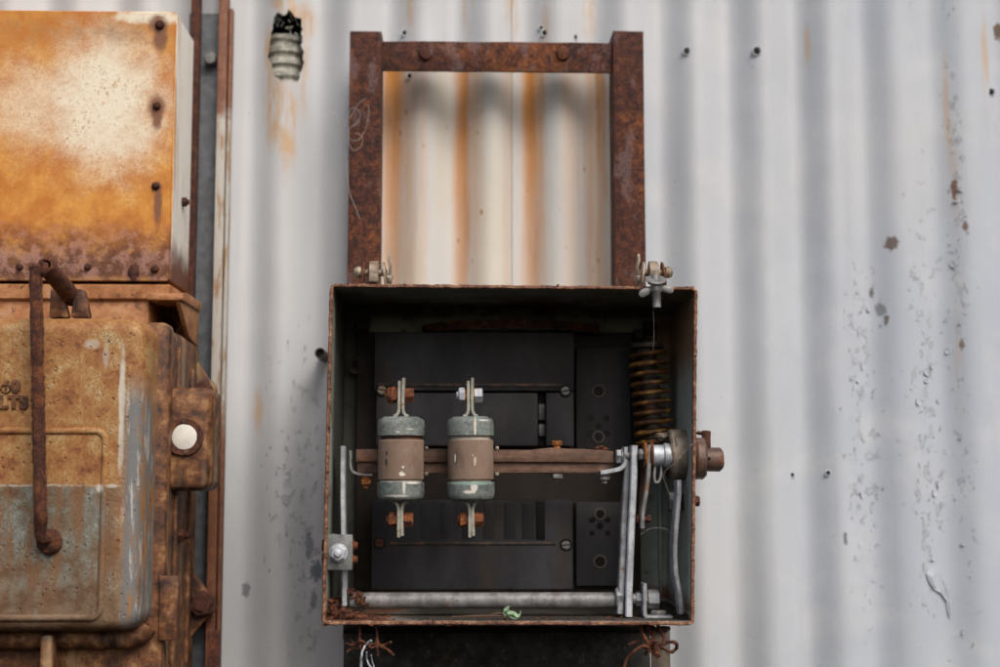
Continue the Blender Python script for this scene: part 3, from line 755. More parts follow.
# ================================================================== LOWER LEFT CAST ENCLOSURE
lb = thing('cast_iron_enclosure', P(80, 760, .2), 'cast iron switch enclosure with raised lettering and worn grey and orange paint, lower left', 'electrical box')
xr, zt = P(137.5, 470, LY).x, P(70, 317, LY).z; xl, zb_ = P(-200, 470, LY).x, P(70, 629, LY).z
m_ = MB(); m_.slab(xl, xr+.006, zb_-.005, zt+.001, .022, [(-.001, .032), (0, .01), (.0006, 0), (.002, -.008), (.0045, -.0150), (.009, -.0190), (.014, LY), (.016, LY-.0001)], n=12)
m_.build('domed_lid', M['cast'], lb)
xf = P(167.5, 470, .03).x
m_ = MB(); m_.slab(xl-.01, xf, P(70, 760, .03).z, P(70, 322, .03).z, .010, [(0, .046), (0, .0315), (.0018, .0285), (.003, .028)], n=8); m_.subdiv(1); m_.rough(.0005, 50)
m_.build('flange', M['castbrown'], lb)
m_ = MB(); m_.sweep([(xl, .020, zb_-.014)]+[(x_, .020, zb_-.014) for x_ in (xr-.03, xr-.012)]+[(xr-.002, .020, zb_-.010), (xr+.004, .022, zb_-.001)], .010, 12)
m_.build('lower_lip', M['castbrown'], lb)
m_ = MB(); m_.prism([(.30*-1, 0), (-.3, 1)], 'y', 0, 1, 0) if False else None
xg = P(45, 650, -.01).x; m_.box(xg-.006, xg+.006, -.008, .03, P(45, 760, 0).z, P(45, 634, 0).z, .003, 3); m_.build('lower_rib', M['castbrown'], lb)
# body going back to the wall
m_ = MB(); m_.slab(xl-.01, xf-.002, P(70, 760, .03).z, P(70, 326, .04).z, .012, [(0, .198), (0, .046)], n=6)
for z_ in (P(180, 345, .05).z,): pass
m_.build('body', M['castbrown'], lb)
m_ = MB(); m_.box(xf-.003, xf+.0015, .075, .082, P(70, 760, .03).z, P(70, 345, .06).z, .001); m_.box(xf-.003, xf+.0015, .15, .157, P(70, 760, .03).z, P(70, 365, .1).z, .001); m_.build('body_seam', M['castbrown'], lb)
# raised bead round the panel
def rrpath(x0, x1, z0, z1, r, y, n=8):
    pts = [(x0, y, z1), (x1-r-.02, y, z1)]
    pts += [(x1-r+r*math.cos(R_(90-90*k/n)), y, z1-r+r*math.sin(R_(90-90*k/n))) for k in range(n+1)]
    pts += [(x1-r+r*math.cos(R_(-90*k/n)), y, z0+r+r*math.sin(R_(-90*k/n))) for k in range(n+1)]
    return pts+[(x1-r-.02, y, z0), (x0, y, z0)]
m_ = MB(); m_.sweep(rrpath(xl+.02, P(103, 520, LY).x, P(60, 618, LY).z, P(60, 431, LY).z, .010, LY+.0012), .0038, 10)
m_.build('raised_bead', M['cast'], lb)
def text(body, size, px, py, y, parent, name, mat, align='RIGHT', ext=.0012):
    cu = bpy.data.curves.new(name, 'FONT'); cu.body = body; cu.size = size; cu.extrude = ext; cu.bevel_depth = .0007; cu.align_x = align; cu.offset = .0004; cu.space_character = 1.12
    ob = bpy.data.objects.new('t', cu); C.objects.link(ob); bpy.context.view_layer.update()
    me = bpy.data.meshes.new_from_object(ob.evaluated_get(bpy.context.evaluated_depsgraph_get()))
    bpy.data.objects.remove(ob); bpy.data.curves.remove(cu)
    b = bmesh.new(); b.from_mesh(me); bpy.data.meshes.remove(me)
    m_ = MB(); m_.merge(b, Matrix.Translation(P(px, py, y)) @ Matrix.Rotation(math.pi/2, 4, 'X'))
    return m_.build(name, mat, parent)
text('460', .0168, 20, 392, LY-.0004, lb, 'raised_lettering', M['castbrown'])
text('VOLTS', .0168, 28, 408, LY-.0004, lb, 'raised_lettering', M['castbrown'])
# indicator housing at the right
IY = .052
x0, x1, z0, z1 = RECT(150, 387, 211, 491, IY)
m_ = MB(); m_.slab(x0, x1, z0, z1, .011, [(0, .11), (0, .063), (.0015, .057), (.004, IY+.001), (.007, IY)], n=8); m_.subdiv(1); m_.rough(.0004, 70)
ih = m_.build('indicator_housing', M['castbrown'], lb)
c = P(185, 437, IY); m_ = MB(); m_.ring(c+V((0, .001, 0)), (0, -1, 0), 18.5*S(IY), 12.4*S(IY), .0045, 40); m_.rough(.0005, 260); m_.build('bezel_ring', M['rust'], ih)
m_ = MB(); m_.lathe(c, (0, -1, 0), [(0, 12.8*S(IY)), (.0032, 12.6*S(IY)), (.0040, 10*S(IY)), (.0043, 0)], 36); m_.build('white_lens', M['glass_white'], ih)
for a in (95, 275):
    q = c+V((15.5*S(IY)*math.cos(R_(a)), -.0035, 15.5*S(IY)*math.sin(R_(a)))); m_ = MB(); m_.lathe(q, (0, -1, 0), [(0, .0019), (.0010, .0017), (.0016, 0)], 12); m_.build('bezel_screw', M['dirty_iron'], ih)
# mounting lugs with bolts
def lug(pxc, pyc, h, r_):
    c = P(pxc, pyc, .195); zz = c.z; xr_ = c.x; m_ = MB()
    ang = [R_(a) for a in range(-60, 61, 15)]
    rad = 13*S(.195)
    pts = [(xf-.01, zz-h)]+[(xr_+rad*math.cos(a), zz+rad*math.sin(a)) for a in ang]+[(xf-.01, zz+h)]
    m_.prism(pts, 'y', .188, .198, .0015)
    l = m_.build('mounting_lug', M['castbrown'], lb)
    m_ = MB(); m_.hexn((xr_, .188, zz), (0, -1, 0), r_, .009, 12, shank=.003, washer=0); m_.lump((xr_, .186, zz), (r_*1.1, .005, r_*1.05), .3, seed=h*999); m_.rough(.0007, 250)
    m_.build('lug_bolt', M['rust_dark'], l)
lug(204, 391, .045, .010); lug(203, 604, .045, .0135)
# hinge tab and small side bolt
x0, x1, z0, z1 = RECT(160, 576, 178, 640, .026)
m_ = MB(); m_.box(x0, x1, .022, .029, z0, z1, .0012); m_.subdiv(2); m_.rough(.0007, 90); m_.build('hinge_tab', M['castbrown'], lb)
c = V((xf-.001, .10, P(178, 535, .10).z)); m_ = MB(); m_.hexn(c, (1, 0, 0), .008, .006, 0, shank=.007); m_.rough(.0005, 300); m_.build('side_bolt', M['rust_dark'], lb)
# operating rod with pivot
pv = P(47, 542, -.03)
m_ = MB(); m_.lathe((pv.x, LY+.001, pv.z), (0, -1, 0), [(0, .0125), (.004, .0125), (.008, .0105), (.010, .006), (.0105, 0)], 28); m_.rough(.0006, 200); m_.subdiv(1); m_.rough(.0003, 500)
m_.build('pivot_boss', M['rust_rod'], lb)
m_ = MB(); pp = []; rr = []
N_ = 90
for k in range(N_+1):
    u = k/N_; py = 264+(540-264)*u; px = 35.5+ (41-35.5)*u + (3.5 if u > .985 else 0)
    q = P(px, py, -.046+.014*max(0, (u-.9)*10)); pp.append(q)
    r0 = .0062
    r0 *= 1+.14*noise.noise(V((0, 0, py*.09)))+.09*noise.noise(V((3, 0, py*.35)))
    if 364 < py < 376: r0 *= .82
    if k == 0: r0 *= .6
    rr.append(r0)
m_.sweep(pp, rr, 16)
for v in m_.bm.verts: v.co += noise.noise_vector(v.co*260)*.0009+noise.noise_vector(v.co*700)*.0004
m_.build('operating_rod', M['rust_rod'], lb)
# slanting open tube and its ears
p0, p1 = P(45, 265, -.042), P(74, 299, .03)
ax = (p1-p0).normalized(); m_ = MB(); m_.ring(p0, ax, .0088, .0058, (p1-p0).length, 28); m_.subdiv(1); m_.rough(.0008, 130)
m_.sweep([P(40, 269, -.046), P(46, 270, -.043)], .0075, 12)
tb = m_.build('slanting_tube', M['rust_rod'], lb)
m_ = MB(); m_.cyl(p0+ax*.008, p0+ax*.011, .0059); m_.build('tube_bore', M['void'], tb)
for pts in ([(50, 318), (52, 290), (58, 284), (64, 292), (70, 318)], [(72, 318), (75, 296), (79, 289), (85, 290), (88, 300), (91, 318)]):
    w_ = [P(a, b, .02) for a, b in pts]; m_ = MB(); m_.prism([(q.x, q.z) for q in w_], 'y', .014, .026, .002); m_.subdiv(1); m_.rough(.0006, 150)
    m_.build('tube_ear', M['castbrown'], lb)
# loose metal tag below
x0, x1, z0, z1 = RECT(207, 631, 218, 720, .15)
m_ = MB(); m_.box(x0, x1, .15, .156, z0, z1, .0008); m_.subdiv(2); m_.rough(.0007, 120)
tag(m_.build('rusty_strap', M['rust_frame']), 'short rusty flat strap end standing at the lower edge beside the cast box', 'strap')

# ================================================================== THE OPEN SWITCH BOX
sb = thing('open_switch_box', P(510, 625, .17), 'open steel switch box with rusty rim and missing cover, centre of the picture', 'switch box')
BD = .17
def rim_outline(ins, r, n=6):
    q = [P(697.5, 286.5, 0), P(329.5, 283.5, 0), P(321.5, 625, 0), P(694.5, 625.5, 0)]
    q = [V((a.x, a.z)) for a in q]; out = []
    cx = sum((a for a in q), V((0, 0)))/4
    q = [V((a.x+(-ins if a.x > cx.x else ins), a.y+(-ins if a.y > cx.y else ins))) for a in q]
    for i, a in enumerate(q):
        sx, sz = (-1 if a.x > cx.x else 1), (-1 if a.y > cx.y else 1)
        c = V((a.x+sx*r, a.y+sz*r)); st = {(-1, -1): 0, (1, -1): 90, (1, 1): 180, (-1, 1): 270}[(sx, sz)]
        for k in range(n+1): t = R_(st+90*k/n); out.append((c.x+r*math.cos(t), c.y+r*math.sin(t)))
    # dense straight runs so that the rim can be ragged
    den = []
    for i in range(len(out)):
        a, b = V(out[i]), V(out[(i+1) % len(out)]); m = max(1, int((b-a).length/.004))
        for k in range(m): den.append(a.lerp(b, k/m))
    return den
TH = .0037
outer = rim_outline(0, .0065); m_ = MB(); bm = m_.bm; rings = []
cxz = V((P(508, 455, 0).x, P(508, 455, 0).z))
def inner_of(p):
    # shift inward by TH with rounded corners
    q = [P(697.5, 286.5, 0), P(321.5, 625, 0)]
    return p
sections = [(0, BD), (0, .02), (0, .0012), (.0009, 0), (TH-.0009, 0), (TH, .0012), (TH, .02), (TH, BD-.004)]
outl = {}
base_n = None
for ins, y in sections:
    # offset along the local normal of the outline
    n = len(outer); ring = []
    for i, p in enumerate(outer):
        tdir = (outer[(i+1) % n]-outer[i-1]).normalized(); nn = V((tdir.y, -tdir.x))
        if nn.dot(cxz-p) < 0: nn = -nn
        q = p+nn*ins
        jit = .0007*noise.noise(V((p.x*160, p.y*160, 3))) + .0004*noise.noise(V((p.x*420, p.y*420, 9))) if y < .005 else 0
        q = q+nn*jit; yy = y + (.0010*noise.noise(V((p.x*90, 5, p.y*90))) if y < .005 else 0)
        ring.append(bm.verts.new((q.x, yy, q.y)))
    rings.append(ring)
for i in range(len(rings)-1):
    n = len(rings[0])
    for k in range(n): bm.faces.new((rings[i][k], rings[i][(k+1) % n], rings[i+1][(k+1) % n], rings[i+1][k]))
bm.faces.new(rings[0]); bm.faces.new(rings[-1]); bmesh.ops.recalc_face_normals(bm, faces=bm.faces[:])
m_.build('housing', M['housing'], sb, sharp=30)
# rust crust and burrs along the bottom lip and top lip
m_ = MB()
for k in range(170):
    u = random.random(); e = random.random()
    if e < .45: q = P(325+u*366, 624.5+random.uniform(-1.5, 1), 0)
    elif e < .6: q = P(332+u*362, 284+random.uniform(-.5, .8)+2.5*u, 0)
    elif e < .8: q = P(332-u*7.5, 290+u*330, 0)
    else: q = P(695.4-u*2.5, 290+u*330, 0)
    s_ = random.uniform(.0005, .0015); m_.lump(q+V((0, random.uniform(0, .004), 0)), (s_*random.uniform(1, 2.4), s_, s_*.8), .5, seed=k, sub=1)
m_.build('rim_crust', M['rust_flake'], sb)['kind'] = 'stuff'

# --- dark moulded panels inside
def pbox(px0, py0, px1, py1, yf, yb, bev=.001, mbx=None):
    x0, x1, z0, z1 = RECT(px0, py0, px1, py1, yf); m_ = mbx or MB(); m_.box(x0, x1, yf, yb, z0, z1, bev); return m_
m_ = pbox(356, 332, 640, 590, .150, .163, .0015); base = m_.build('mounting_base', M['black_brown'], sb)
m_ = pbox(374, 332, 574.5, 391, .118, .149, .0022); pbox(376, 392.5, 402, 446, .120, .149, .0015, m_)
pbox(405, 392.5, 538, 446, .122, .149, .0018, m_); pbox(546, 392.5, 574, 446, .119, .149, .0018, m_); pbox(402, 392.5, 405, 446, .13, .149, .0005, m_); pbox(538, 393, 546, 446, .142, .149, .0005, m_)
cu = m_.build('upper_cover', M['black'], sb)
m_ = pbox(377, 383.5, 560, 386.5, .1165, .12, .0007); m_.build('ridge_line', M['ridge'], cu)
m_ = pbox(538.5, 404, 545.5, 420, .132, .141, .001); pbox(538.5, 424, 545.5, 436, .132, .141, .001, m_); m_.build('contact_pin', M['clip'], cu)
m_ = pbox(371, 500, 573, 590, .118, .149, .0022)
for k, px in enumerate((420, 441, 462, 483, 504, 522)): pbox(px, 503, px+12, 539, .1174, .12, .0005, m_)
cl = m_.build('lower_cover', M['black'], sb)
m_ = pbox(390, 542, 556, 545, .1165, .12, .0007); m_.build('ridge_line', M['ridge'], cl)
m_ = pbox(536, 501, 545, 540, .1172, .12, .0003); m_.build('slot', M['void'], cl)
def panel_screw(px, py, mat, par, y=.1178):
    c = P(px, py, y); r_ = 4.2*S(y); m_ = MB(); m_.ring(c+V((0, .0010, 0)), (0, -1, 0), r_*1.5, r_*1.1, .0016)
    q = m_.build('screw_well', M['void'], par)
    m_ = MB(); a = random.uniform(-.6, .3)
    for sg in (-1, 1):
        pts = [(r_*math.cos(t), r_*math.sin(t)) for t in [R_(8+164*k/10) for k in range(11)]]
        pts = [(x_, (z_)*sg) for x_, z_ in pts]
        m_.prism([(c.x+x_*math.cos(a)-z_*math.sin(a), c.z+x_*math.sin(a)+z_*math.cos(a)) for x_, z_ in pts], 'y', c.y-.0016, c.y+.001, .0002, 1)
    m_.build('screw', mat, par)
panel_screw(565.5, 391, M['galv_dull'], cu); panel_screw(382, 390, M['tan_metal'], cu); panel_screw(566, 545, M['galv_dull'], cl); panel_screw(379.5, 543, M['rust'], cl)
m_ = pbox(576, 347, 631, 452, .140, .1495, .0015); sp1 = m_.build('terminal_plate', M['plate_black'], sb)
m_ = pbox(576, 502, 631, 586, .140, .1495, .0015); sp2 = m_.build('terminal_plate', M['plate_black'], sb)
def holes(lst, par):
    for px, py, r_, ring in lst:
        c = P(px, py, .1398); m_ = MB(); m_.cyl(c+V((0, .0005, 0)), c-V((0, .0006, 0)), r_*S(.14), 20, .0002); m_.build('terminal_hole', M['void'], par)
        if ring: m_ = MB(); m_.ring(c+V((0, .0003, 0)), (0, -1, 0), (r_+2)*S(.14), r_*S(.14), .0016); m_.build('hole_bush', M['bush'], par)
holes([(598.5, 391, 5, 1), (598.5, 426, 3, 0), (598.5, 437, 4.4, 1), (591, 418, 3, 0), (606.5, 418, 3, 0), (590, 433, 3, 0), (607.5, 433, 3, 0)], sp1)
holes([(600, 514, 4.2, 1), (600, 526, 3.4, 0), (592, 520, 3, 0), (608, 520, 3, 0), (592, 533, 2.6, 0), (608, 533, 2.6, 0), (600, 561.5, 5, 1)], sp2)
# curved lip of the conduit entry in the roof, and bits at the back
m_ = MB(); c = P(512, 300, .12); pts = []
for k in range(25):
    a = R_(180*k/24); pts.append(V((c.x-.098*math.cos(a), .150-.035*math.sin(a), P(512, 325.5, .12).z+.0045*math.sin(a)-.003)))
m_.sweep(pts, None or [1]*25, flat=(.010, .0025), udir=(0, 0, 1)); m_.rough(.0005, 90); m_.build('conduit_lip', M['rust_frame'], sb)
m_ = MB(); c = P(357, 366, .155); m_.ring(c, (0, -1, 0), .010, .006, .006); m_.rough(.0004, 200); m_.build('rear_boss', M['black_brown'], sb)
for px, py in ((362, 322), (640, 330), (650, 322)):
    m_ = MB(); c = P(px, py, .14); m_.hexn(c, (0, 0, -1), .008, .010, 10, shank=.006); m_.rough(.0005, 200); m_.build('roof_nut', M['black_brown'], sb)
m_ = MB(); x_ = P(659, 500, .163).x; m_.box(x_-.0015, x_+.0015, .155, .166, P(659, 600, .16).z, P(659, 330, .16).z, .0006); m_.build('rear_seam', M['housing'], sb)
c = P(587, 613, .16); m_ = MB(); m_.lathe(c, (0, -1, 0), [(0, .010), (.0012, .009), (.0016, 0)], 20); m_.build('rust_patch', M['rust'], sb)

# --- left angle clip with bolts through the cheek
lc = pbox(327.5, 534.5, 352.5, 570, .006, .011, .0007); x0, x1, z0, z1 = RECT(327.5, 534.5, 352.5, 570, .006)
lc.box(x0-.0006, x0+.004, .0108, .055, z0+.0005, z1-.0005, .0005); lcp = lc.build('angle_clip', M['clip'], sb)
c = P(338.5, 553, .006); m_ = MB(); m_.cyl(c+V((0, .0005, 0)), c-V((0, .0012, 0)), .0093, 28, .0003); m_.hexn(c-V((0, .0012, 0)), (0, -1, 0), .0082, .005, 22, shank=.0035, shank_r=.0038); m_.build('hex_nut', M['galv_bright'], lcp)
for py, k in ((545.5, 0), (559.5, 1)):
    z_ = P(355, py, .03).z; xi = P(350, py, .03).x
    m_ = MB(); m_.hexn((xi-.006, .03, z_), (1, 0, 0), .0065, .010, 15, shank=.004, shank_r=.004); m_.subdiv(1); m_.rough(.0006, 350, k); m_.build('inner_nut', M['rust_flake'], lcp)
    xo = P(326, py, .02).x; m_ = MB(); m_.hexn((xo+.003, .02, z_), (-1, 0, 0), .0068, .0068, 15); m_.subdiv(1); m_.rough(.0006, 350, k+5); m_.build('outer_nut', M['rust_dark'], lcp)

# --- swing clamps on top of the box
def clamp(cx, flip, bolt):
    ztop = P(cx, 284.5, .012).z; s_ = S(.012); x_ = P(cx, 284, .012).x; y_ = .012
    root = MB(); f = flip
    cl_ = thing('swing_clamp', V((x_, y_, ztop)), '', 'clamp', 'wing nut clamps on the top edge of the open box')
    # middle eye
    m_ = MB(); m_.lathe((x_-.0046, y_, ztop+.012), (1, 0, 0), [(0, .0112), (.0006, .012), (.0086, .012), (.0092, .0112)], 28)
    m_.box(x_-.0046, x_+.0046, y_-.0118, y_+.006, ztop+.001, ztop+.012, .001); m_.rough(.0005, 200); m_.build('eye', M['tan_metal'], cl_)
    for sg in (-1, 1):
        xx = x_+sg*.0118
        m_ = MB(); pts = [(xx, y_-.0, ztop-.0)]
        out = [(y_-.009, ztop-.001), (y_-.010, ztop+.010), (y_-.006, ztop+.020), (y_+.001, ztop+.0235), (y_+.008, ztop+.019), (y_+.010, ztop-.001)]
        m_.prism(out, 'x', xx-.0012, xx+.0012, .0005)
        for v in m_.bm.verts: v.co.x += sg*-.0022*(v.co.z-ztop)/.02
        m_.rough(.0005, 200); m_.build('lug_plate', M['rust' if sg*f > 0 else 'tan_metal'], cl_)
    m_ = MB(); m_.cyl((x_-.013, y_, ztop+.012), (x_+.013, y_, ztop+.012), .0035)
    hx = x_+f*.0165
    m_.lathe((x_+f*.012, y_, ztop+.0125), (f, 0, 0), [(0, .003), (.001, .0055), (.004, .0062), (.0075, .0045), (.009, 0)], 20)
    m_.rough(.0004, 250); m_.build('pivot_pin', M['tan_metal'], cl_)
    # curled wing on the other side
    m_ = MB(); xx = x_-f*.0125
    pts = [(xx-f*.001, y_-.002, ztop+.006), (xx-f*.004, y_-.004, ztop+.012), (xx-f*.0045, y_-.005, ztop+.018), (xx-f*.0025, y_-.006, ztop+.024), (xx-f*.0032, y_-.006, ztop+.030)]
    m_.sweep(pts, [.8, 1, 1.1, 1, .7], flat=(.010, .0026), udir=(0, 1, 0)); m_.lump((xx-f*.003, y_-.002, ztop+.006), (.004, .006, .0055), .35, seed=cx); m_.rough(.0003, 250)
    m_.build('curled_wing', M['tan_metal'], cl_)
    if bolt:
        yb = -.008
        zz = lambda py: P(653, py, yb).z
        m_ = MB(); m_.sweep([(x_, y_-.006, ztop+.008), (x_, yb+.002, ztop+.004), (x_, yb, ztop-.004), (x_+.0006, yb-.002, zz(308))], .0042, 20)
        q = V((x_+.0004, yb-.001, 0))
        for k in range(13): m_.ring((q.x, q.y-.0004*k/6, zz(307.5)+k*.0014), (0, 0, 1), .0047, .0036, .0007, 20, .0002)
        m_.build('threaded_bolt', M['galv_dull'], cl_)
        m_ = MB(); m_.lathe((x_, yb, zz(280.5)), (0, -.55, .83), [(0, .0098), (.0006, .0104), (.0014, .0104), (.0018, .0098)], 32); m_.build('washer', M['galv_dull'], cl_)
        m_ = MB(); m_.lathe((x_, yb-.0005, zz(292)), (0, -.08, 1), [(0, .0058), (.001, .0063), (.009, .0056), (.010, .005)], 24)
        for sg, dz in ((-1, -.0042), (1, -.0012)):
            b = bmesh.new(); bmesh.ops.create_uvsphere(b, u_segments=18, v_segments=10, radius=1)
            for v in b.verts: v.co = V((v.co.x*.0075, v.co.y*.0018*(1.2-.3*v.co.x), v.co.z*.0042*(1+.25*v.co.x)))
            m_.merge(b, Matrix.Translation((x_+sg*.0105, yb-.001, zz(288)+dz)) @ Matrix.Rotation(R_(28 if sg < 0 else -14)*(-1), 4, 'Y') @ (Matrix.Rotation(math.pi, 4, 'Z') if sg < 0 else Matrix.Identity(4)))
        m_.rough(.0003, 260); m_.build('wing_nut', M['galv_dull'], cl_)
    return cl_
c1 = clamp(374, -1, False); c1['label'] = 'small tarnished swing clamp without a bolt on the box top, left one'
c2 = clamp(653, 1, True); c2['label'] = 'swing clamp with hanging threaded bolt and wing nut on the box top, right one'

# ================================================================== COIL SPRING
m_ = MB(); pts = []; SYc = .105; ctop, cbot = P(647.5, 352, SYc), P(656, 452, SYc)
n_t = 10.3
for k in range(int(n_t*28)+1):
    u = k/(n_t*28); a = 2*math.pi*n_t*u; c = ctop.lerp(cbot, u); pts.append(c+V((.0197*math.cos(a), -.0197*math.sin(a), .0)))
m_.sweep(pts, .0024, 8)
sp = m_.build('coil_spring', M['spring']); tag(sp, 'orange rusty coil spring hanging in the right of the open box', 'spring')
m_ = MB(); m_.cyl(ctop+V((0, 0, .006)), cbot-V((0, 0, .012)), .0085, 16)
for k in range(20): m_.ring(ctop.lerp(cbot, k/20), cbot-ctop, .0105, .008, .0022, 18)
m_.build('guide_rod', M['dirty_iron'], sp)
m_ = MB(); m_.cyl(ctop+V((0, 0, .0095)), ctop+V((0, 0, .004)), .018); m_.build('spring_seat', M['dirty_iron'], sp)

# ================================================================== LINKAGE
lk = thing('lever_linkage', P(490, 600, .05), 'grey lever linkage with brown cross bar and round tube along the box bottom', 'linkage')
BY = .052
# brown cross bar: two laminations
x0, x1, z0, z1 = RECT(356, 448.5, 614, 461.5, BY)
m_ = MB()
prof = [(x0, z0), (x1, z0-.0008), (x1, z1-.003), (P(602, 455, BY).x, z1-.0012), (P(566, 455, BY).x, z1-.0002), (P(552, 455, BY).x, z1+.0008), (P(530, 455, BY).x, z1-.0015), (P(430, 455, BY).x, z1-.0005), (x0, z1-.001)]
m_.prism(prof, 'y', BY, BY+.022, .0006)
x0, x1, z0, z1 = RECT(356, 462.5, 614, 473, BY)
m_.box(x0+.001, x1-.0005, BY+.0035, BY+.022, z0, z1, .0006)
m_.subdiv(6, lambda e: (e.verts[0].co-e.verts[1].co).length > .03); m_.rough(.0006, 90)
cbar = m_.build('cross_bar', M['bar'], lk)
c = P(557, 449, BY+.008); m_ = MB(); m_.cyl(c-V((0, 0, .002)), c+V((0, 0, .005)), .0035); m_.hexn(c+V((0, 0, .0042)), (0, 0, 1), .0055, .0045, 10); m_.rough(.0004, 250); m_.build('bar_bolt', M['rust_orange'], cbar)
c = P(557, 474, BY+.008); m_ = MB(); m_.hexn(c, (0, 0, -1), .006, .005, 10, shank=.002); m_.build('bar_nut', M['galv_dull'], cbar)
m_ = MB(); 
for px, py in ((597, 448), (601, 447), (605, 449)): m_.lump(P(px, py, BY+.005), (.004, .003, .0016), .5, seed=px, sub=2)
m_.build('rust_scab', M['rust'], cbar)
for px in (426.5, 497):
    for py in (448, 474):
        m_ = MB(); c = P(px, py, BY-.002); m_.box(c.x-.0018, c.x+.0018, c.y+.001, c.y+.005, c.z-.0018, c.z+.0018, .0006); m_.rough(.0004, 300); m_.build('fuse_strap_end', M['tan_metal'], cbar)
# left strap
def Q(lst, y): return [P(a, b, y) for a, b in lst]
def smooth(pp, n=5):
    sm = []
    for i in range(len(pp)-1):
        p_, q_ = pp[max(i-1, 0)], pp[min(i+2, len(pp)-1)]
        for k in range(n):
            u = k/n; a, b = pp[i], pp[i+1]
            sm.append(.5*((2*a)+(b-p_)*u+(2*p_-5*a+4*b-q_)*u*u+(-p_+3*a-3*b+q_)*u**3))
    return sm+[pp[-1]]
def strap(pts, y, w_, t_, name, mat, par, sm=True, ud=(0, 1, 0), k=None):
    pp = pts if isinstance(pts[0], Vector) else Q(pts, y)
    if sm: pp = smooth(pp)
    m_ = MB(); m_.sweep(pp, [1]*len(pp), flat=(w_, t_), udir=ud); m_.rough(.0002, 150)
    return m_.build(name, mat, par)
s1 = strap([(351, 450.5), (351, 460), (351.2, 466), (353, 471.5), (358, 474), (365, 475), (373, 475)], BY+.008, .016, .0028, 'end_strap', M['galv_dull'], lk)
c = P(366, 476.5, BY+.006); m_ = MB(); m_.cyl(c, c-V((0, 0, .003)), .0048); m_.hexn(c-V((0, 0, .003)), (0, 0, -1), .0055, .0055, 20, shank=.004); m_.rough(.0005, 250); m_.build('strap_nut', M['rust_orange'], s1)
# right strap
s2 = strap([(625, 447), (625, 458), (624.6, 463), (621, 468), (614, 470.5), (600, 473)], BY-.004, .018, .0045, 'end_strap', M['galv_bright'], lk)
c = P(604.5, 474.5, BY-.004); m_ = MB(); m_.cyl(c, c-V((0, 0, .0015)), .0065); m_.hexn(c-V((0, 0, .0015)), (0, 0, -1), .0056, .0042, 20, shank=.004); m_.build('strap_nut', M['galv_dull'], s2)
c = P(622.5, 456.5, BY-.004); m_ = MB(); m_.cyl(c, c-V((.0015, 0, 0)), .0085); m_.hexn(c-V((.0015, 0, 0)), (-1, 0, 0), .0075, .0055, 5); m_.build('strap_bolt', M['galv'], s2)
# levers
def lever(pts, y, w_, t_, mat, name='lever'):
    return strap(pts, y, w_, t_, name, mat, lk, sm=False)
lever([(343.3, 446), (343.3, 500), (344.5, 560), (345, 605)], BY-.006, .018, .0048, M['galv_bright'])
lever([(627.5, 461), (623.5, 520), (620.8, 590), (619.5, 613)], BY-.004, .016, .0066, M['galv'])
lever([(633.5, 445.5), (633, 475), (630.6, 530), (628.2, 590), (628, 616)], BY-.010, .018, .0070, M['galv_bright'])
m_ = MB(); c = P(632, 456, BY-.008); m_.cyl(c-V((.008, 0, 0)), c+V((.006, 0, 0)), .006); m_.build('pivot_pin', M['galv_dull'], lk)
# torque tube
a, b = P(350, 600.5, BY), P(660, 600.0, BY)
m_ = MB(); m_.cyl(a, P(618, 600.2, BY), 7.8*S(BY), 40, .0006); m_.build('torque_tube', M['galv_tube'], lk)
m_ = MB(); c = P(621, 597, BY); m_.hexn(P(623, 597, BY-.004), (-1, 0, 0), .0105, .008, 12); m_.build('tube_bolt_head', M['galv'], lk)
m_ = MB(); m_.hexn(P(636, 599, BY), (1, 0, 0), .0075, .012, 8); m_.cyl(P(632, 599, BY), P(656, 599, BY), .0055); m_.hexn(P(647.5, 599, BY), (1, 0, 0), .0098, .012, 20); m_.build('tube_end_nut', M['galv'], lk)
ft = strap([(643.5, 583), (643.5, 600), (643.5, 612), (645.5, 616.3), (652, 617), (671, 617)], BY-.004, .022, .0042, 'foot_bracket', M['galv'], lk)
m_ = MB(); c = P(659, 615.5, BY-.004); m_.cyl(c, c+V((0, 0, .0012)), .0095); m_.hexn(c+V((0, 0, .0012)), (0, 0, 1), .0085, .0042, 10); m_.build('foot_bolt', M['galv_dull'], ft)

# ================================================================== OPERATING SHAFT through the right cheek
sh = thing('operating_shaft', P(685, 455, .07), 'dirty iron operating shaft passing through the right side of the open box', 'shaft')
HY = .047
def xc(px0, px1, py, r_, y, mat, name, par, n=28, rg=.0004, bev=.001):
    a, b = P(px0, py, y), P(px1, py, y); b.z = a.z; m_ = MB(); m_.lathe(a, (1, 0, 0), [(0, r_-bev), (bev, r_), ((b.x-a.x)*.5, r_), (b.x-a.x-bev, r_), (b.x-a.x, r_-bev)], n); m_.rough(rg, 150); return m_.build(name, mat, par)
hub = xc(668, 692.5, 454.5, 25*S(HY), HY, M['hub_iron'], 'hub', sh, 36, .0012, .002)
m_ = MB(); m_.lump(P(664, 437, HY+.005), (.010, .010, .0045), .4, seed=3); m_.lump(P(684, 432, HY+.01), (.008, .01, .003), .5, seed=8); m_.lump(P(676, 447, HY-.022), (.003, .003, .009), .5, seed=5); m_.build('grease_lump', M['hub_iron'], hub)
xc(663, 672, 455.5, 12.2*S(HY), HY-.012, M['galv_bright'], 'collar', sh, 32, .0001)
xc(651, 664, 455.5, 10.6*S(HY), HY-.012, M['galv_bright'], 'stub', sh, 32, .0001)
rw = xc(649.5, 652.5, 455, 13*S(HY), HY-.012, M['rust'], 'rust_washer', sh, 28, .0003)
rw2 = xc(643.5, 646.5, 455, 12.5*S(HY), HY-.012, M['rust_orange'], 'rust_washer', sh, 28, .0003)
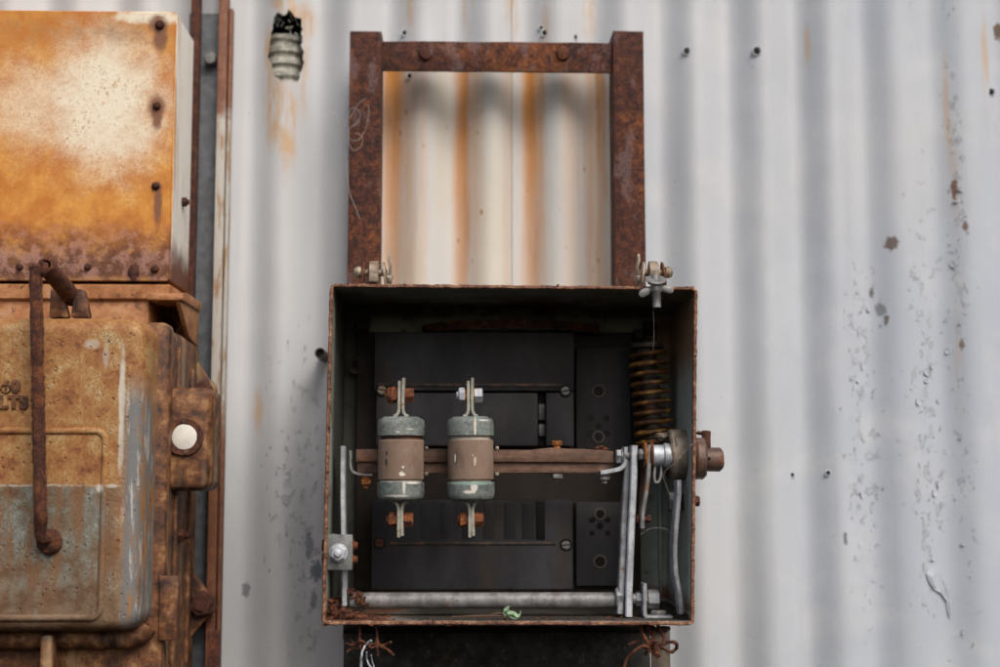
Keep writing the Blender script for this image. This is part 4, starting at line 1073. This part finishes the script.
m_ = MB(); m_.hexn(P(643.5, 455, HY-.014), (-1, 0, 0), .0062, .005, 15); m_.build('end_nut', M['galv'], sh)
strap([(648, 445), (648.3, 456), (647.5, 475), (645, 495), (642, 512), (641.5, 528)], HY-.014, .016, .0042, 'link_arm', M['galv_dull'], sh)
strap([(642.5, 468), (642, 480), (640, 500), (639, 522)], HY+.002, .012, .0036, 'link_arm', M['rust_dark'], sh)
m_ = MB(); c = P(639, 519, HY-.012); m_.cyl(c, c+V((.009, 0, 0)), .003); m_.hexn(c+V((.008, 0, 0)), (1, 0, 0), .0045, .004, 12); m_.hexn(c, (-1, 0, 0), .0045, .003, 12); m_.build('link_pin', M['rust_dark'], sh)
m_ = MB(); a = P(654.5, 466, HY-.01); m_.sweep(smooth(Q([(654.5, 466), (653.8, 476), (655, 482), (658.5, 481), (660.5, 474), (660.5, 465)], HY-.01)), [1]*26, flat=(.010, .0028), udir=(0, 1, 0)); m_.build('u_clip', M['galv_dull'], sh)
# parts outside the cheek
xc(694, 704.5, 458.5, 21*S(HY), HY, M['boss'], 'outer_flange', sh, 32, .0008, .002)
ob = xc(703, 722.5, 459.5, 12*S(HY), HY, M['boss'], 'outer_boss', sh, 32, .0004, .003)
m_ = MB(); c = P(706, 447, HY); m_.lathe(P(706.5, 452, HY), (0, 0, 1), [(0, .0048), (.014, .0046), (.0205, .0050), (.022, .004), (.0225, 0)], 16); m_.rough(.0006, 260); m_.build('cotter_pin', M['rust_dark'], ob)
m_ = MB(); q = P(709, 458.5, HY-12*S(HY)); m_.cyl(q+V((0, .001, 0)), q-V((0, .0006, 0)), .0018, 14, .0002); m_.build('pin_hole', M['void'], ob)
m_ = MB(); m_.lump(P(700, 433, HY+.01), (.004, .003, .002), .4, seed=2); m_.build('flange_scale', M['boss'], sh)
# curved stay rod hanging by the right cheek
m_ = MB(); pp = smooth(Q([(677.5, 480), (677.5, 498), (675, 525), (673.5, 550), (674.5, 572), (678, 592), (680.5, 614)], .022)); n_ = len(pp)
m_.sweep(pp, [1-.25*max(0, (k/n_-.85)/.15) for k in range(n_)], flat=(.009, .0050), udir=(.30, -.95, 0)); m_.rough(.0004, 120); m_.subdiv(0) if False else None
stay = m_.build('curved_stay', M['galv'], sh)
m_ = MB(); m_.hexn(P(676, 502, .045), (-1, 0, 0), .0105, .0078, 12); m_.build('stay_nut', M['galv_dull'], stay)
m_ = MB(); m_.hexn(P(695, 501, .045), (1, 0, 0), .0058, .0045, 12); m_.rough(.0004, 300); m_.build('cheek_bolt', M['rust_dark'], sb)
m_ = MB(); m_.cyl(P(682, 502, .055), P(692, 502, .055), .009); m_.build('stay_spacer', M['dirty_iron'], sh)

# ================================================================== FUSES
def fuse(cx, marks, capm1, capm2, tilt, top_rust, label, gap):
    FYc = .026; s_ = S(FYc)
    c = P(cx, 459, FYc); zc = lambda py: P(cx, py, FYc).z
    f = thing('cartridge_fuse', V((c.x, FYc, zc(536))), label, 'fuse', 'brown cartridge fuses on the cross bar')
    R0 = 22.8*s_
    m_ = MB(); m_.lathe((c.x, FYc, zc(480)), (0, 0, 1), [(0, R0-.0008), (.0010, R0), (zc(440)-zc(480)-.001, R0), (zc(440)-zc(480), R0-.0008)], 56)
    m_.build('barrel', m_fuse(cx, FYc-R0, marks, 'brown_fuse_tube'), f)
    m_ = MB(); m_.lathe((c.x, FYc, zc(484)), (0, 0, 1), [(0, R0-.0028), (zc(434)-zc(484), R0-.0028)], 48); m_.build('inner_sleeve', M['white_ceramic'] if gap else M['bar'], f)
    if not gap: m_ = MB(); m_.lathe((c.x, FYc, zc(482.5)), (0, 0, 1), [(0, R0-.0022), (.0022, R0-.0018)], 48); m_.rough(.0005, 120); m_.build('chipped_ceramic', M['white_ceramic'], f)
    for py0, py1, mk, up in ((417, 436.5, capm1, 1), (482, 501, capm2, -1)):
        zb0, zt0 = zc(py1), zc(py0); H = zt0-zb0; Rc = R0+.0006
        pr = [(0, Rc-.0012), (.0007, Rc), (H*.62, Rc), (H*.80, Rc-.0006), (H*.90, Rc-.0022), (H*.90+.0004, Rc-.0045), (H, Rc-.0060)]
        m_ = MB()
        if up > 0: m_.lathe((c.x, FYc, zb0), (0, 0, 1), pr, 56)
        else: m_.lathe((c.x, FYc, zt0), (0, 0, -1), pr, 56)
        m_.rough(.0003, 180, cx); cap = m_.build('end_cap', m_cap(FYc-R0, mk, 'fuse_cap'), f)
        # blade: two plates seen edge on, flaring out at the root
        zr = zt0 if up > 0 else zb0
        L = [(.0, 381.5, .0105), (1, 378.5, .0095)] if up > 0 else [(0, 537, .0105), (1, 535.5, .0095)]
        bl = MB()
        for sg, (idx, tip, _) in zip((-1, 1), L):
            zt_ = zc(tip); off = sg*(.0019 if up > 0 else .0016)
            pts = [V((c.x+sg*.0072, FYc, zr+up*.0003)), V((c.x+sg*.0045, FYc, zr+up*.0012)), V((c.x+sg*.0026, FYc, zr+up*.0040)), V((c.x+off, FYc, zr+up*.008)), V((c.x+off, FYc, zr+up*.018)), V((c.x+off+(.0004 if sg > 0 else 0), FYc, zt_))]
            bl.sweep(pts, [1]*6, flat=(.021, .0032), udir=(0, 1, 0))
        blade = bl.build('blade', M['blade'], f)
        pyb = 395.5 if up > 0 else 519.5
        zb_2 = zc(pyb)
        rs = M['rust_flake'] if (up < 0 or top_rust) else M['galv_bright']
        yb = FYc-.002
        m_ = MB(); m_.cyl((c.x-.0085, yb, zb_2), (c.x+.0085, yb, zb_2), .0068, 24, .0004); m_.rough(.0005, 260, cx); m_.build('washer_pair', M['rust_flake' if top_rust or up < 0 else 'rust_orange'], blade)
        m_ = MB(); m_.hexn((c.x+.0045, yb, zb_2), (1, 0, 0), .0078, .0082, 12)
        if up < 0 or top_rust: m_.subdiv(2); m_.rough(.0008, 260, cx)
        m_.build('bolt_head', rs, blade)
        m_ = MB(); m_.hexn((c.x-.0055, yb, zb_2), (-1, 0, 0), .0080, .0062, 25, shank=.0028 if not (top_rust and up > 0) else 0)
        if up < 0 or top_rust:
            m_.subdiv(2); m_.rough(.0008, 260, cx+3)
        if top_rust and up > 0: m_.lump((c.x-.010, yb, zb_2), (.0062, .0082, .0082), .35, freq=3, seed=2)
        m_.build('nut', M['rust_flake'] if (up < 0 or top_rust) else M['galv_bright'], blade)
    if tilt:
        f.rotation_euler = (0, R_(tilt), 0)
    return f
YF = .026-.0232
fuse(401, [(386.5, 453, 1.0, 2.0, BK), (386, 462, .9, 3.2, BK), (402, 474, 3.4, 2.2, WH), (403, 467, 1, 1.2, WH)],
     [(398, 432, 2.0, 1.0, (.5, .5, .47)), (410, 429, 4, .8, (.45, .46, .44))],
     [(404, 486, 1.6, 7.0, (.62, .61, .57)), (396, 496, 11, 1.2, (.62, .61, .57)), (413, 483, 7, 1.0, WH)], 0, True, 'left brown cartridge fuse with lumpy rusty nut on its top blade', False)
fuse(471.5, [(455.5, 458, 1.7, 5.5, BK), (455.2, 458, .9, 4.6, WH), (475, 461, 1.2, 4.5, (.5, .42, .34)), (473, 455, 1, 1.2, (.5, .42, .34))],
     [(475, 427, 1.2, 9, (.60, .55, .46)), (484, 420, 5, 1, (.5, .52, .5))],
     [(474, 487, 3.5, 5.0, WH), (469, 492, 6, 1.6, WH), (470, 483.5, 22, 1.2, (.25, .40, .34))], -.6, False, 'right brown cartridge fuse with white ceramic gaps and grey hexagon nut on top', True)

# ================================================================== BELOW AND LOOSE THINGS
m_ = pbox(343, 626, 651, 780, .155, .160, .001); m_.subdiv(3)
bp = m_.build('backing_plate', M['backing']); tag(bp, 'sooty black steel plate fixed below the open box', 'steel plate')
m_ = pbox(652, 627, 671, 780, .1565, .162, .001); m_.build('edge_strip', M['dirty_iron'], bp)
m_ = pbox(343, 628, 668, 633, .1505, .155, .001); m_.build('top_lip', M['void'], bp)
# rust crumbs heaped in the lower left corner of the box
m_ = MB(); random.seed(11)
zf = P(360, 619.5, .02).z
for k in range(210):
    u = random.random()**1.8; px = 329+u*58; h = max(0, (1-u*1.5))*.019*random.random()**1.6
    y_ = random.uniform(.004, .06); x_ = P(px, 615, .01).x; s_ = random.uniform(.0006, .0030)*(1-.4*u)
    m_.lump((x_, y_, zf+.0006+h), (s_*1.4, s_, s_*.9), .6, freq=1.3, seed=k, sub=2 if s_ > .002 else 1)
for k in range(90):
    x_ = P(random.uniform(332, 640), 615, .02).x; s_ = random.uniform(.0004, .0012); m_.lump((x_, random.uniform(.003, .05), zf+.0004), (s_*2, s_, s_*.7), .5, seed=k, sub=1)
tag(m_.build('rust_crumbs', M['rust_rod']), 'orange rust crumbs heaped in the lower left corner of the open box', 'rust debris', kind='stuff')
# corroded crust climbing over the tube end
m_ = MB()
for k in range(34):
    u = random.random(); q = P(346+u*24, 588+14*u+random.uniform(-3, 8), BY-.010); s_ = random.uniform(.001, .003)*(1-.5*u); m_.lump(q, (s_*1.3, s_, s_), .6, seed=k+50, sub=2)
m_.build('corrosion_crust', M['rust_rod'], lk)
# dry twig and a scrap of leaf on the floor of the box
m_ = MB(); m_.sweep(Q([(452, 617), (470, 616), (490, 615.6), (507, 616)], .012), [.0006, .0009, .0010, .0007], 7)
m_.sweep(Q([(488, 615.8), (496, 613.5), (503, 613)], .012), [.0006, .0012, .0006], 7); tag(m_.build('dry_twig', M['bar']), 'thin dry twig lying on the floor of the open box', 'twig')
m_ = MB(); m_.sweep(smooth(Q([(503, 614), (505, 610), (509, 607.5), (508, 612), (513, 613), (518, 616), (521, 611)], .008)), [1]*31, flat=(.0040, .0006), udir=(.3, .5, .8))
m_.sweep(smooth(Q([(504, 616), (507, 613), (512, 616), (517, 617.5)], .010)), [1]*16, flat=(.0045, .0006), udir=(0, .6, .8)); m_.rough(.0006, 300)
tag(m_.build('leaf_scrap', M['leaf']), 'curled pale green leaf scrap at the front lip of the open box', 'leaf')
# tie wires below the box
def wires(name, lines, mat, label, r_, grp=None):
    m_ = MB()
    for ln, y_, rr_ in lines:
        pp = smooth([P(a, b, y_+(.004*math.sin(i*2.1))) for i, (a, b) in enumerate(ln)], 6); m_.sweep(pp, [rr_*(1+.25*noise.noise(V((i*.9, rr_*999, 0)))) for i in range(len(pp))], 8)
    m_.rough(.0007, 240); m_.rough(.0004, 700)
    return tag(m_.build(name, mat), label, 'wire', grp)
wires('tie_wire', [([(360, 625), (359.5, 635), (360, 645), (361, 652)], .01, .0013), ([(376, 625), (377, 636), (377, 646), (378, 655)], .01, .0014),
                   ([(346, 643), (354, 645), (362, 641), (370, 647), (380, 646), (388, 650), (394, 655)], .006, .0013), ([(346, 652), (354, 648), (364, 649), (372, 644), (384, 645), (391, 642)], .010, .0012),
                   ([(350, 640), (358, 646), (368, 645), (380, 642)], .014, .0010)], M['rust_rod'], 'rusty twisted tie wire under the lower left of the open box', .001)
wires('bright_wire', [([(371, 640), (365, 646), (361.5, 655), (361, 665), (362, 690)], .0, .0011), ([(367, 652), (367, 660), (372, 672), (376, 695)], .004, .0009), ([(371, 655), (373, 664), (376, 680)], .006, .0007)], M['galv_bright'], 'bright curved steel wire hanging below the rusty tie wire', .001)
wires('rusty_wire_tangle', [([(641, 622), (641, 630), (646, 640), (650, 646), (657, 650), (662, 646), (664, 638), (659, 628), (657, 622)], .01, .0019),
                     ([(622, 672), (627, 660), (636, 650), (645, 646), (652, 652), (657, 655), (659, 648)], .006, .0017), ([(628, 645), (638, 641), (648, 650), (651, 640), (655, 632)], .012, .0014),
                     ([(648, 652), (655, 642), (663, 648), (670, 652), (676, 649), (676, 643), (668, 642), (662, 646)], .008, .0016), ([(646, 625), (652, 636), (651, 646), (645, 655)], .014, .0018),
                     ([(655, 640), (656, 650), (658, 656)], .004, .0026)], M['rust_rod'], 'rusty tangle of thick wire under the lower right of the open box', .002)
m_ = MB(); m_.hexn(P(663, 626.5, .02), (0, 0, -1), .0075, .004, 5); m_.cyl(P(640, 627, .03), P(655, 627, .03), .003); m_.rough(.0004, 200); m_.build('underside_nut', M['rust_dark'], sb)
web('cobweb_strand', [([(704, 438), (690, 446), (676, 462), (664, 473), (666, 485), (673, 500)], .0)], 0, 'fine cobweb thread slanting across the shaft hub at the right cheek of the box', .00009)
web('cobweb_strand', [([(640, 535), (652, 528), (668, 530), (678, 545)], .02)], 0, 'fine arched cobweb thread between the lever and the curved stay', .00007)
web('cobweb_strand', [([(653, 308), (654, 330), (653, 352)], .01)], 0, 'fine cobweb thread hanging straight down from the threaded bolt', .00006)
